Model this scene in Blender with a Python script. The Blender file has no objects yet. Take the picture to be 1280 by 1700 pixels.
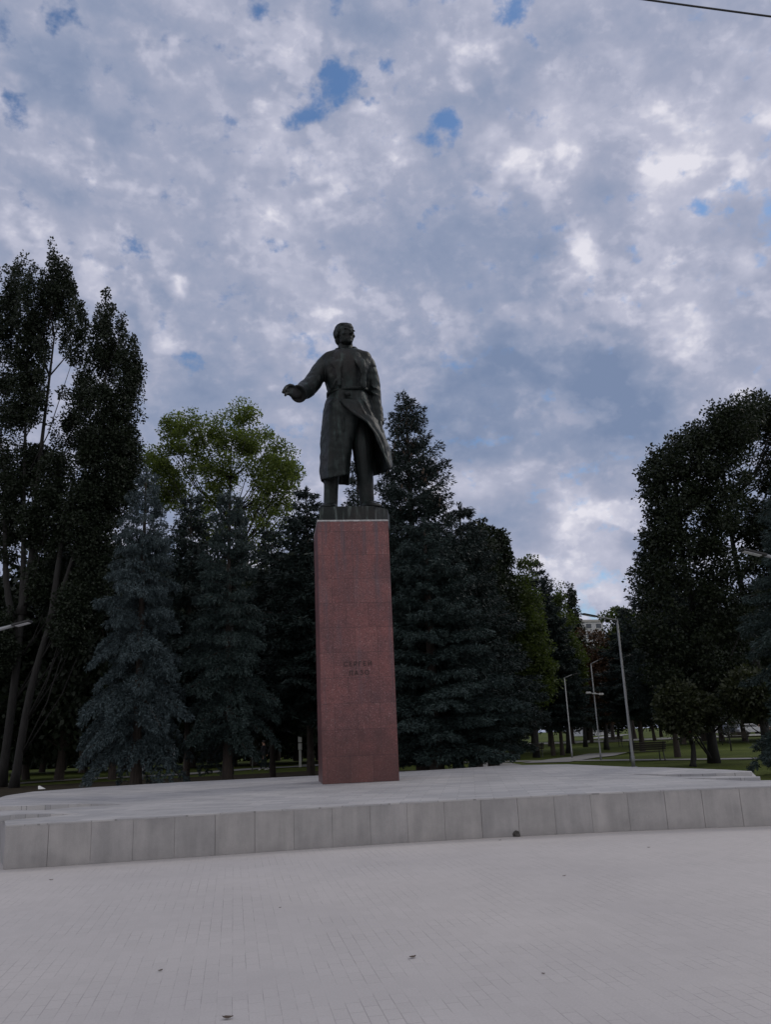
import bpy, bmesh, math, random
import numpy as np
from mathutils import Vector, Matrix, noise
PI = math.pi
C = bpy.context.scene.collection
SC = bpy.context.scene
# ------------------------------------------------------------------ camera
FPX = 1400.0; PITCH = math.radians(15); ROLL = math.radians(2.44)
Fw = Vector((0, math.cos(PITCH), math.sin(PITCH)))
u0 = Vector((0, -math.sin(PITCH), math.cos(PITCH))); r0 = Vector((1, 0, 0))
Rt = math.cos(ROLL)*r0 - math.sin(ROLL)*u0
Up = math.cos(ROLL)*u0 + math.sin(ROLL)*r0
CAM = Vector((0, 0, 1.6))
cd = bpy.data.cameras.new('camera'); cam = bpy.data.objects.new('camera', cd); C.objects.link(cam)
cd.sensor_fit = 'HORIZONTAL'; cd.sensor_width = 36; cd.lens = 36*FPX/1280; cd.clip_end = 6000; cd.clip_start = .05
M = Matrix.Identity(4)
for i, v in enumerate((Rt, Up, -Fw)):
    for j in range(3): M[j][i] = v[j]
M[0][3], M[1][3], M[2][3] = CAM
cam.matrix_world = M
SC.camera = cam
def ray(x, y): return Fw + Rt*((x-640)/FPX) + Up*((850-y)/FPX)
def onz(x, y, z):
    d = ray(x, y); return CAM + d*((z-1.6)/d.z)
def ony(x, y, Y):
    d = ray(x, y); return CAM + d*(Y/d.y)
# ------------------------------------------------------------------ view, world, sun
SC.view_settings.view_transform = 'Standard'; SC.view_settings.look = 'None'
SC.view_settings.gamma = 1; SC.view_settings.exposure = -0.0
SUN_EL = math.radians(38); SUN_AZ = math.radians(55)       # azimuth from +Y towards +X
w = bpy.data.worlds.new('World'); SC.world = w; w.use_nodes = True
nt = w.node_tree; N = nt.nodes; L = nt.links; N.clear()
WS = 0.1
class G:
    """tiny node-building helper"""
    def __init__(s, nt): s.nt = nt; s.N = nt.nodes; s.L = nt.links
    def n(s, t, **kw):
        o = s.N.new(t)
        for k, v in kw.items(): setattr(o, k, v)
        return o
    def put(s, sock, v):
        if isinstance(v, bpy.types.NodeSocket): s.L.new(v, sock)
        elif v is not None: sock.default_value = v
    def math(s, op, a, b=None, c=None, clamp=False):
        o = s.n('ShaderNodeMath', operation=op, use_clamp=clamp)
        s.put(o.inputs[0], a); s.put(o.inputs[1], b); s.put(o.inputs[2], c); return o.outputs[0]
    def vec(s, op, a, b=None):
        o = s.n('ShaderNodeVectorMath', operation=op); s.put(o.inputs[0], a); s.put(o.inputs[1], b)
        return o.outputs['Value'] if op in ('DISTANCE', 'DOT_PRODUCT', 'LENGTH') else o.outputs['Vector']
    def scale(s, a, k):
        o = s.n('ShaderNodeVectorMath', operation='SCALE'); s.put(o.inputs[0], a); s.put(o.inputs['Scale'], k); return o.outputs[0]
    def noise(s, v, sc, det=4, rough=.5, dist=0, col=False):
        o = s.n('ShaderNodeTexNoise'); s.put(o.inputs['Vector'], v)
        o.inputs['Scale'].default_value = sc; o.inputs['Detail'].default_value = det
        o.inputs['Roughness'].default_value = rough; o.inputs['Distortion'].default_value = dist
        return o.outputs['Color' if col else 'Fac']
    def mr(s, v, a, b, c=0., d=1., smooth=True):
        o = s.n('ShaderNodeMapRange', interpolation_type='SMOOTHSTEP' if smooth else 'LINEAR')
        s.put(o.inputs[0], v)
        for i, x in enumerate((a, b, c, d)): s.put(o.inputs[i+1], x)
        return o.outputs[0]
    def mix(s, f, a, b, mode='MIX'):
        o = s.n('ShaderNodeMix', data_type='RGBA', blend_type=mode)
        s.put(o.inputs[0], f); s.put(o.inputs[6], a); s.put(o.inputs[7], b); return o.outputs[2]
    def ramp(s, f, stops):
        o = s.n('ShaderNodeValToRGB'); s.put(o.inputs[0], f); e = o.color_ramp.elements
        while len(e) > 1: e.remove(e[-1])
        e[0].position = stops[0][0]; e[0].color = (*stops[0][1], 1)
        for p, c in stops[1:]:
            q = e.new(p); q.color = (*c, 1)
        return o.outputs[0]
g = G(nt)
sky = g.n('ShaderNodeTexSky', sky_type='NISHITA'); sky.sun_disc = False
sky.sun_elevation = SUN_EL; sky.sun_rotation = SUN_AZ; sky.air_density = 1.2; sky.dust_density = .6
D = g.n('ShaderNodeTexCoord').outputs['Generated']
sep = g.n('ShaderNodeSeparateXYZ'); g.put(sep.inputs[0], D)
zz = g.math('MAXIMUM', sep.outputs[2], 0.0)
den = g.math('ADD', zz, 0.22)
comb = g.n('ShaderNodeCombineXYZ')
g.put(comb.inputs[0], g.math('DIVIDE', sep.outputs[0], den)); g.put(comb.inputs[1], g.math('DIVIDE', sep.outputs[1], den))
CP = comb.outputs[0]                                        # cloud-layer plane
wv = g.vec('SUBTRACT', g.noise(D, 9, 4, .6, col=True), (.5, .5, .5))
DW = g.vec('ADD', D, g.scale(wv, .085))
wv2 = g.vec('SUBTRACT', g.noise(D, 22, 4, .65, col=True), (.5, .5, .5))
DH = g.vec('ADD', D, g.scale(wv2, .05))
DV = g.vec('MULTIPLY', D, (1., 1., 1.35))
n1 = g.noise(DV, 5.2, 4, .52, .15); n2 = g.noise(DV, 11.0, 5, .58, .2)
vor = g.n('ShaderNodeTexVoronoi', feature='SMOOTH_F1'); g.put(vor.inputs['Vector'], g.vec('ADD', DV, g.scale(g.vec('SUBTRACT', g.noise(DV, 14, 5, .6, col=True), (.5, .5, .5)), .10)))
vor.inputs['Scale'].default_value = 13; vor.inputs['Smoothness'].default_value = .6; vor.inputs['Detail'].default_value = 0; vor.inputs['Roughness'].default_value = .5
puff = vor.outputs['Distance']
n4 = g.noise(DV, 26, 5, .6, .1)
val = g.math('ADD', g.math('MULTIPLY', n1, .70), g.math('MULTIPLY', n2, .40))
val = g.math('ADD', val, g.math('MULTIPLY', n4, .08))
val = g.math('SUBTRACT', val, g.math('MULTIPLY', puff, .30)); SH = g.vec('ADD', DV, (.010, .006, .016))
emb = g.math('SUBTRACT', g.noise(DV, 7.5, 5, .5, .1), g.noise(SH, 7.5, 5, .5, .1))
emb2 = g.math('SUBTRACT', g.noise(DV, 19, 5, .58, .1), g.noise(g.vec('ADD', DV, (.005, .003, .008)), 19, 5, .58, .1))
val = g.math('ADD', val, g.math('MULTIPLY', emb, .9)); val = g.math('ADD', val, g.mr(emb, .010, .080, 0., .16)); val = g.math('ADD', val, g.mr(emb2, .02, .09, 0., .045)); val = g.math('ADD', val, g.math('MULTIPLY', emb2, .38))
val = g.math('ADD', val, .0)
def blob(base, vec, px, py, rad, amp, k=1.45):
    c = ray(px, py).normalized(); r = rad/FPX
    d = g.vec('DISTANCE', vec, tuple(c))
    return g.math('ADD', base, g.mr(d, r*k, 0., 0., amp))
BR = [(170,155,34,0.275),(930,210,80,0.250),(810,240,36,0.312),(862,278,28,0.375),(640,230,70,0.225),(612,186,18,0.312),(455,205,34,0.250),
      (1180,260,120,0.275),(975,412,42,0.375),(1110,350,70,0.250),(290,490,18,0.375),(905,522,30,0.350),(50,225,44,0.188),(860,800,55,0.255),
      (800,815,36,0.250),(930,900,90,0.255),(1010,880,60,0.240),(940,870,30,0.150),(120,400,60,0.175),(500,420,70,0.125),(1150,500,70,0.200),(1240,440,30,0.275),(250,260,90,0.125),
      (20,330,60,0.150),(990,60,90,0.100),(700,340,40,0.188),(960,985,60,0.188),(700,130,70,0.075),(1040,960,60,0.312)]
DK = [(880,640,170,-0.323),(740,600,110,-0.209),(1020,600,120,-0.209),(180,90,130,-0.152),(740,370,90,-0.209),(870,430,70,-0.190),
      (350,600,130,-0.095),(60,120,80,-0.133),(1160,170,70,-0.114),(860,160,70,-0.114),(480,90,110,-0.095),(700,700,90,-0.228),(330,380,120,-0.076),(1050,680,110,-0.190),
      (880,850,45,-0.133),(600,420,70,-0.095),(1060,740,90,-0.133)]
for a in BR+DK: val = blob(val, DW, *a)
HL = [(572,140,26,1),(592,160,22,.9),(545,168,24,.9),(515,178,28,.9),(490,200,18,.9),(726,212,28,.75),(752,216,16,.5),(856,12,28,1.1),(848,36,16,.8),
      (892,74,14,1.0),(650,97,14,.9),(92,40,18,.65),(75,28,14,.55),(12,44,20,.7),(20,170,24,.65),(2,150,12,.4),(205,398,16,.75),(225,408,14,.7),(1183,350,22,.9),(1208,360,9,.6),(1215,376,9,.5),
      (1270,345,16,.6),(1035,412,16,.45),(1262,424,14,.5),(335,592,26,.5),(690,15,14,.4),(470,482,12,.35),(383,560,16,.3),(972,92,12,.3),(1055,114,10,.3),
      (560,325,10,.25),(200,60,200,.05),(960,950,50,.2),(1000,975,40,.15),(1160,330,14,.6),(1250,200,16,.5),(1235,310,12,.6),(420,640,20,.4),(318,600,20,.4),(440,20,14,.4),(545,115,12,.8),(605,130,12,.8),(475,140,14,.7),(900,120,10,.5),(1010,330,10,.4),(700,60,12,.4),(130,60,14,.4),(735,300,10,.4),(1140,300,12,.5),(1195,385,12,.6)]
n3 = g.noise(DV, 24.0, 5, .6, .0)
hv = g.math('ADD', g.math('MULTIPLY', g.math('SUBTRACT', n2, .5), .7), g.math('MULTIPLY', g.math('SUBTRACT', n3, .5), 4.4))
for a in HL: hv = blob(hv, DH, *a, k=1.9)
ccol = g.ramp(val, [(0.0,(.19,.25,.39)),(.28,(.27,.32,.455)),(.5,(.365,.395,.52)),(.70,(.50,.515,.635)),(.95,(.76,.75,.83))])
hole = g.mr(hv, .42, 1.5)
hole = g.math('MULTIPLY', g.math('POWER', hole, .75), .92)
back = g.mr(sep.outputs[1], .35, -.5)                       # unseen clouds behind the viewer, brightened and warmed as added fill light
ccol = g.mix(1., ccol, g.mix(back, (1, 1, 1, 1), (2.15, 1.95, 1.55, 1)), 'MULTIPLY')
cs = g.n('ShaderNodeVectorMath', operation='SCALE'); g.put(cs.inputs[0], ccol); cs.inputs['Scale'].default_value = 1/WS
blue = g.mix(1., sky.outputs[0], (.52, .74, .98, 1), 'MULTIPLY')
sc = g.mix(hole, cs.outputs[0], blue)
bg = g.n('ShaderNodeBackground'); g.put(bg.inputs[0], sc); bg.inputs[1].default_value = WS
out = g.n('ShaderNodeOutputWorld'); L.new(bg.outputs[0], out.inputs[0])
w.cycles.sampling_method = 'MANUAL'; w.cycles.sample_map_resolution = 256
sl = bpy.data.lights.new('sun', 'SUN'); sl.energy = 0.7; sl.angle = math.radians(14); sl.color = (1, .93, .84)
so = bpy.data.objects.new('sun', sl); C.objects.link(so)
sd = Vector((math.sin(SUN_AZ)*math.cos(SUN_EL), math.cos(SUN_AZ)*math.cos(SUN_EL), math.sin(SUN_EL)))
so.rotation_euler = (-sd).to_track_quat('-Z', 'Y').to_euler(); so.location = (0, 0, 40)
# ------------------------------------------------------------------ object helpers
def tag(o, label=None, cat=None, group=None, kind=None):
    if label: o['label'] = label
    if cat: o['category'] = cat
    if group: o['group'] = group
    if kind: o['kind'] = kind
    return o
def thing(name, loc, label, cat, group=None, rz=0):
    o = bpy.data.objects.new(name, None); C.objects.link(o); o.location = loc; o.rotation_euler.z = rz
    o.empty_display_size = .3
    return tag(o, label, cat, group)
def link(name, me, mat=None, parent=None, smooth=False):
    o = bpy.data.objects.new(name, me); C.objects.link(o)
    if mat is not None and not me.materials: me.materials.append(mat)
    if parent is not None: o.parent = parent
    if smooth: me.shade_smooth()
    return o
def copy_tree(o, parent=None):
    c = o.copy(); C.objects.link(c)
    if parent is not None: c.parent = parent
    for ch in list(o.children): copy_tree(ch, c)
    return c
class MB:
    """collects simple closed shapes into one mesh"""
    def __init__(s): s.v = []; s.f = []
    def add(s, vs, fs):
        k = len(s.v); s.v += [tuple(v) for v in vs]; s.f += [tuple(k+i for i in f) for f in fs]
    def box(s, c, sz, rot=None, bev=0):
        bm = bmesh.new(); bmesh.ops.create_cube(bm, size=1)
        for v in bm.verts: v.co = Vector((v.co.x*sz[0], v.co.y*sz[1], v.co.z*sz[2]))
        if bev: bmesh.ops.bevel(bm, geom=bm.edges[:], offset=bev, segments=2, affect='EDGES')
        if rot is not None: bmesh.ops.rotate(bm, verts=bm.verts, matrix=rot)
        bm.verts.index_update()
        s.add([v.co+Vector(c) for v in bm.verts], [[v.index for v in f.verts] for f in bm.faces]); bm.free()
    def loft(s, rings, cap=True):
        n = len(rings[0]); k = len(s.v)
        for r in rings: s.v += [tuple(p) for p in r]
        for i in range(len(rings)-1):
            for j in range(n):
                a = k+i*n+j; b = k+i*n+(j+1) % n; s.f.append((a, b, b+n, a+n))
        if cap:
            s.f.append(tuple(k+j for j in range(n))[::-1]); e = k+(len(rings)-1)*n; s.f.append(tuple(e+j for j in range(n)))
    def tube(s, pts, rad, n=10, flat=None):
        pts = [Vector(p) for p in pts]; rings = []; ref = None
        if not hasattr(rad, '__len__'): rad = [rad]*len(pts)
        for i, p in enumerate(pts):
            t = (pts[min(i+1, len(pts)-1)]-pts[max(i-1, 0)]).normalized()
            if ref is None: ref = Vector((1, 0, 0)) if abs(t.x) < .8 else Vector((0, 1, 0))
            a = (ref-t*ref.dot(t)).normalized(); b = t.cross(a); ref = a
            rings.append([p+(a*math.cos(2*PI*j/n)+b*math.sin(2*PI*j/n))*rad[i] for j in range(n)])
        s.loft(rings)
    def ball(s, c, r, mat=None, seg=18, rg=12):
        rings = []
        for i in range(1, rg):
            th = PI*i/rg
            rings.append([Vector((math.sin(th)*math.cos(2*PI*j/seg)*r[0], math.sin(th)*math.sin(2*PI*j/seg)*r[1], -math.cos(th)*r[2])) for j in range(seg)])
        if mat is not None: rings = [[mat @ (p+Vector(c)) for p in q] for q in rings]
        else: rings = [[p+Vector(c) for p in q] for q in rings]
        s.loft(rings)
    def mesh(s, name):
        me = bpy.data.meshes.new(name); me.from_pydata(s.v, [], s.f); me.validate()
        bm = bmesh.new(); bm.from_mesh(me); bmesh.ops.recalc_face_normals(bm, faces=bm.faces); bm.to_mesh(me); bm.free()
        return me
    def build(s, name, mat, parent=None, smooth=False, off=None):
        if off is not None: s.v = [(x-off[0], y-off[1], z-off[2]) for x, y, z in s.v]
        return link(name, s.mesh(name), mat, parent, smooth)
def bake_mods(me, mods):
    """apply modifiers through the dependency graph"""
    o = bpy.data.objects.new('tmp', me); C.objects.link(o)
    for t, kw in mods:
        m = o.modifiers.new(t, t)
        for k, v in kw.items(): setattr(m, k, v)
    dg = bpy.context.evaluated_depsgraph_get(); dg.update()
    r = bpy.data.meshes.new_from_object(o.evaluated_get(dg)); bpy.data.objects.remove(o); return r
def quads_mesh(name, P):                                     # P: (n,4,3)
    n = len(P); me = bpy.data.meshes.new(name)
    me.vertices.add(n*4); me.vertices.foreach_set('co', np.ascontiguousarray(P, dtype=np.float32).ravel())
    me.loops.add(n*4); me.loops.foreach_set('vertex_index', np.arange(n*4, dtype=np.int32))
    me.polygons.add(n); me.polygons.foreach_set('loop_start', np.arange(0, n*4, 4, dtype=np.int32))
    me.polygons.foreach_set('loop_total', np.full(n, 4, dtype=np.int32)); me.update(calc_edges=True); return me
# ------------------------------------------------------------------ materials
def material(name):
    m = bpy.data.materials.new(name); m.use_nodes = True; q = G(m.node_tree)
    b = m.node_tree.nodes['Principled BSDF']; q.b = b; q.out = m.node_tree.nodes['Material Output']
    q.obj = q.n('ShaderNodeTexCoord').outputs['Object']; q.geo = q.n('ShaderNodeNewGeometry')
    q.pos = q.geo.outputs['Position']; return m, q
def bump(q, h, strength, dist):
    o = q.n('ShaderNodeBump'); q.put(o.inputs['Height'], h); o.inputs['Strength'].default_value = strength
    o.inputs['Distance'].default_value = dist; q.put(q.b.inputs['Normal'], o.outputs[0])
def plain(name, col, rough=.6, metal=0, var=.15, sc=6):
    m, q = material(name); c = tuple(col)
    n = q.noise(q.obj, sc, 5, .6)
    q.put(q.b.inputs['Base Color'], q.ramp(n, [(.3, tuple(x*(1-var) for x in c)), (.7, tuple(min(1, x*(1+var)) for x in c))]))
    q.b.inputs['Roughness'].default_value = rough; q.b.inputs['Metallic'].default_value = metal; return m
def foliage_mat(name, c1, c2, trans=.25, rough=.55):
    m, q = material(name)
    rnd = q.geo.outputs['Random Per Island']
    n = q.noise(q.obj, 1.3, 3, .6)
    f = q.math('ADD', q.math('MULTIPLY', rnd, .6), q.math('MULTIPLY', n, .5))
    col = q.ramp(f, [(.15, c1), (.9, c2)])
    q.put(q.b.inputs['Base Color'], col); q.b.inputs['Roughness'].default_value = rough
    q.b.inputs['Specular IOR Level'].default_value = .25
    if trans:
        t = q.n('ShaderNodeBsdfTranslucent'); q.put(t.inputs[0], q.mix(1., col, (1.6, 1.7, .7, 1), 'MULTIPLY'))
        mx = q.n('ShaderNodeMixShader'); mx.inputs[0].default_value = trans
        q.L.new(q.b.outputs[0], mx.inputs[1]); q.L.new(t.outputs[0], mx.inputs[2]); q.L.new(mx.outputs[0], q.out.inputs[0])
    return m
def bark_mat(name, c):
    m, q = material(name); mp = q.n('ShaderNodeMapping'); q.put(mp.inputs[0], q.obj); mp.inputs['Scale'].default_value = (9, 9, 1.6)
    n = q.noise(mp.outputs[0], 1, 6, .65)
    q.put(q.b.inputs['Base Color'], q.ramp(n, [(.3, tuple(x*.5 for x in c)), (.7, tuple(x*1.3 for x in c))]))
    q.b.inputs['Roughness'].default_value = .9; bump(q, n, .8, .04); return m
# --- paving of the square
def paving_mat():
    m, q = material('square_paving')
    mp = q.n('ShaderNodeMapping'); q.put(mp.inputs[0], q.pos); mp.inputs['Rotation'].default_value = (0, 0, -math.radians(100.5))
    b = q.n('ShaderNodeTexBrick'); q.put(b.inputs['Vector'], mp.outputs[0])
    b.inputs['Color1'].default_value = (1, 1, 1, 1); b.inputs['Color2'].default_value = (.92, .92, .92, 1)
    b.inputs['Mortar'].default_value = (.55, .55, .56, 1); b.inputs['Scale'].default_value = 1
    b.inputs['Mortar Size'].default_value = .0035; b.inputs['Mortar Smooth'].default_value = .35; b.inputs['Bias'].default_value = -.2
    b.inputs['Brick Width'].default_value = .2; b.inputs['Row Height'].default_value = .1
    # joints are filled with sand in places
    fill = q.mr(q.noise(q.pos, 1.5, 6, .7), .36, .58); fill = q.math('MULTIPLY', fill, .95)
    mort = q.math('MULTIPLY', b.outputs['Fac'], q.math('SUBTRACT', 1., fill))
    br = q.mix(b.outputs['Fac'], b.outputs['Color'], (1, 1, 1, 1))
    n = q.noise(q.pos, .35, 5, .6); s = q.noise(q.pos, 60, 3, .7)
    base = q.ramp(n, [(.25, (.405, .38, .375)), (.5, (.445, .42, .412)), (.75, (.485, .458, .45))])
    base = q.mix(.6, base, br, 'MULTIPLY')
    base = q.mix(.35, base, q.ramp(s, [(.3, (.72, .72, .72)), (.7, (1.1, 1.1, 1.1))]), 'MULTIPLY')
    stain = q.mr(q.noise(q.pos, 2.3, 6, .7), .62, .74); base = q.mix(q.math('MULTIPLY', stain, .2), base, (.2, .19, .19, 1)); spt = q.mr(q.noise(q.pos, 17, 4, .8), .66, .76); base = q.mix(q.math('MULTIPLY', spt, .22), base, (.16, .15, .145, 1))
    big = q.noise(q.pos, .09, 3, .5); base = q.mix(1., base, q.ramp(big, [(.35, (.93, .94, .96)), (.65, (1.04, 1.03, 1.01))]), 'MULTIPLY')
    col = q.mix(q.math('MULTIPLY', mort, .45), base, (.15, .14, .14, 1))
    q.put(q.b.inputs['Base Color'], col); q.b.inputs['Roughness'].default_value = .8
    bump(q, q.math('SUBTRACT', q.math('MULTIPLY', s, .25), mort), .5, .004); return m
def slab_mat(name, c, sx, sy, rot=0, mort=.5, coolvar=True):
    m, q = material(name)
    mp = q.n('ShaderNodeMapping'); q.put(mp.inputs[0], q.pos); mp.inputs['Rotation'].default_value = (0, 0, rot)
    b = q.n('ShaderNodeTexBrick'); q.put(b.inputs['Vector'], mp.outputs[0])
    b.inputs['Color1'].default_value = (1, 1, 1, 1); b.inputs['Color2'].default_value = (.60, .62, .66, 1)
    b.inputs['Scale'].default_value = 1; b.inputs['Mortar Size'].default_value = .006; b.inputs['Mortar Smooth'].default_value = .3
    b.inputs['Brick Width'].default_value = sx; b.inputs['Row Height'].default_value = sy; b.inputs['Mortar'].default_value = (1, 1, 1, 1)
    n = q.noise(q.pos, .8, 5, .65); s = q.noise(q.pos, 90, 3, .7)
    base = q.ramp(n, [(.25, tuple(x*.82 for x in c)), (.75, tuple(x*1.14 for x in c))])
    base = q.mix(.6, base, b.outputs['Color'], 'MULTIPLY')
    base = q.mix(.4, base, q.ramp(s, [(.3, (.65, .65, .65)), (.7, (1.15, 1.15, 1.15))]), 'MULTIPLY')
    col = q.mix(q.math('MULTIPLY', b.outputs['Fac'], mort), base, (.07, .07, .075, 1))
    q.put(q.b.inputs['Base Color'], col); q.b.inputs['Roughness'].default_value = .65
    bump(q, q.math('SUBTRACT', q.math('MULTIPLY', s, .2), b.outputs['Fac']), .3, .003); return m
def clad_mat():
    m, q = material('wall_granite')
    rnd = q.geo.outputs['Random Per Island']; n = q.noise(q.pos, 2.2, 6, .62); s = q.noise(q.pos, 140, 3, .7)
    mp = q.n('ShaderNodeMapping'); q.put(mp.inputs[0], q.pos); mp.inputs['Scale'].default_value = (5, 5, .7)
    st = q.noise(mp.outputs[0], 1, 5, .6)
    base = q.ramp(q.math('ADD', q.math('MULTIPLY', n, .5), q.math('MULTIPLY', st, .5)), [(.33, (.225, .22, .223)), (.5, (.30, .292, .292)), (.66, (.37, .355, .355))])
    base = q.mix(1., base, q.ramp(rnd, [(0, (.94, .94, .95)), (1, (1.04, 1.03, 1.02))]), 'MULTIPLY')
    base = q.mix(.5, base, q.ramp(s, [(.3, (.7, .7, .7)), (.7, (1.15, 1.15, 1.15))]), 'MULTIPLY')
    sp = q.n('ShaderNodeSeparateXYZ'); q.put(sp.inputs[0], q.pos)
    low_tone = q.math('MULTIPLY', q.mr(q.math('ADD', sp.outputs[2], q.math('MULTIPLY', n, .35)), .42, .1), .35)  # darker towards the bottom of the wall, with an uneven edge
    base = q.mix(low_tone, base, (.17, .16, .165, 1))
    q.put(q.b.inputs['Base Color'], base); q.b.inputs['Roughness'].default_value = .55; bump(q, s, .15, .002); return m
def granite_mat():
    m, q = material('red_granite')
    v = q.n('ShaderNodeTexVoronoi'); q.put(v.inputs['Vector'], q.obj); v.inputs['Scale'].default_value = 60
    s = q.noise(q.obj, 75, 4, .75); n = q.noise(q.obj, .9, 5, .6); n3 = q.noise(q.obj, 4, 5, .65)
    vc = q.n('ShaderNodeSeparateColor'); q.put(vc.inputs[0], v.outputs['Color'])
    base = q.ramp(vc.outputs[0], [(0, (.11, .05, .05)), (.3, (.17, .075, .072)), (.75, (.198, .088, .084)), (.95, (.235, .12, .115)), (1, (.32, .22, .21))])
    base = q.mix(.5, base, q.ramp(s, [(.3, (.6, .6, .62)), (.7, (1.2, 1.15, 1.15))]), 'MULTIPLY')
    base = q.mix(.6, base, q.ramp(n, [(.34, (.60, .66, .76)), (.66, (1.22, 1.0, .98))]), 'MULTIPLY')
    base = q.mix(.5, base, q.ramp(n3, [(.32, (.62, .66, .72)), (.68, (1.18, 1.08, 1.08))]), 'MULTIPLY')
    # stained runs of grime from the bronze above
    mp = q.n('ShaderNodeMapping'); q.put(mp.inputs[0], q.obj); mp.inputs['Scale'].default_value = (5, 5, .35)
    run = q.mr(q.noise(mp.outputs[0], 1, 5, .6), .5, .72); sp = q.n('ShaderNodeSeparateXYZ'); q.put(sp.inputs[0], q.obj)
    run = q.math('MULTIPLY', run, q.mr(sp.outputs[2], 1.0, 6.4, .25, .7)); base = q.mix(run, base, (.085, .075, .095, 1))
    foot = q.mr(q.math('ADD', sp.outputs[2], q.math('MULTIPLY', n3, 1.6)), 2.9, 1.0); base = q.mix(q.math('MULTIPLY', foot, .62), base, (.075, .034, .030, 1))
    # slab-by-slab tone and joints, course height .62
    xx = q.math('ADD', q.math('ADD', sp.outputs[0], sp.outputs[1]), 20)
    b = q.n('ShaderNodeTexBrick'); cb = q.n('ShaderNodeCombineXYZ'); q.put(cb.inputs[0], xx); q.put(cb.inputs[1], sp.outputs[2]); q.put(b.inputs['Vector'], cb.outputs[0])
    b.inputs['Scale'].default_value = 1; b.inputs['Brick Width'].default_value = .56; b.inputs['Row Height'].default_value = .62
    b.inputs['Mortar Size'].default_value = .006; b.inputs['Mortar Smooth'].default_value = .4; b.offset = .38; b.offset_frequency = 3
    b.inputs['Color1'].default_value = (1.06, 1.04, 1.04, 1); b.inputs['Color2'].default_value = (.8, .78, .82, 1); b.inputs['Mortar'].default_value = (.8, .8, .8, 1)
    base = q.mix(.9, base, b.outputs['Color'], 'MULTIPLY')
    base = q.mix(q.math('MULTIPLY', b.outputs['Fac'], .55), base, (.03, .02, .025, 1))
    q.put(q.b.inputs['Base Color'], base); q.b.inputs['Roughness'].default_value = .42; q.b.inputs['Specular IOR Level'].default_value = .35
    bump(q, q.math('SUBTRACT', q.math('MULTIPLY', s, .1), b.outputs['Fac']), .3, .004); return m
def bronze_mat(name='aged_bronze', PATA=.16):
    m, q = material(name)
    n = q.noise(q.obj, 2.5, 6, .65); f = q.noise(q.obj, 26, 5, .7)
    mp = q.n('ShaderNodeMapping'); q.put(mp.inputs[0], q.obj); mp.inputs['Scale'].default_value = (7, 7, .8)
    st = q.noise(mp.outputs[0], 1, 5, .65)
    base = q.ramp(n, [(.3, (.005, .0075, .008)), (.55, (.009, .013, .0135)), (.75, (.016, .019, .019))])
    sp = q.n('ShaderNodeSeparateXYZ'); q.put(sp.inputs[0], q.geo.outputs['Normal'])
    pat = q.math('MULTIPLY', q.mr(st, .50, .72), q.mr(sp.outputs[2], -.4, .5, PATA, .9))
    base = q.mix(pat, base, (.05, .078, .074, 1) if PATA < .5 else (.13, .16, .155, 1))
    brown = q.mr(q.noise(q.obj, 1.1, 3, .5), .5, .7); base = q.mix(q.math('MULTIPLY', brown, .4), base, (.035, .026, .026, 1))
    q.put(q.b.inputs['Base Color'], base); q.b.inputs['Metallic'].default_value = .2; q.b.inputs['Specular IOR Level'].default_value = .28
    q.put(q.b.inputs['Roughness'], q.mr(f, .3, .7, .40, .62)); bump(q, q.math('ADD', f, q.math('MULTIPLY', n, 2.)), .35, .02); return m
def grass_mat():
    m, q = material('grass')
    n = q.noise(q.pos, .12, 6, .65); s = q.noise(q.pos, 7, 6, .8); t = q.noise(q.pos, 1.1, 5, .6)
    base = q.ramp(n, [(.3, (.045, .058, .018)), (.5, (.07, .092, .026)), (.7, (.10, .122, .036))])
    base = q.mix(.8, base, q.ramp(s, [(.3, (.55, .55, .5)), (.7, (1.4, 1.35, 1.2))]), 'MULTIPLY')
    base = q.mix(q.math('MULTIPLY', q.mr(t, .55, .72), .5), base, (.085, .07, .035, 1))
    q.put(q.b.inputs['Base Color'], base); q.b.inputs['Roughness'].default_value = .95; q.b.inputs['Specular IOR Level'].default_value = .05; bump(q, s, .8, .05); return m
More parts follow.
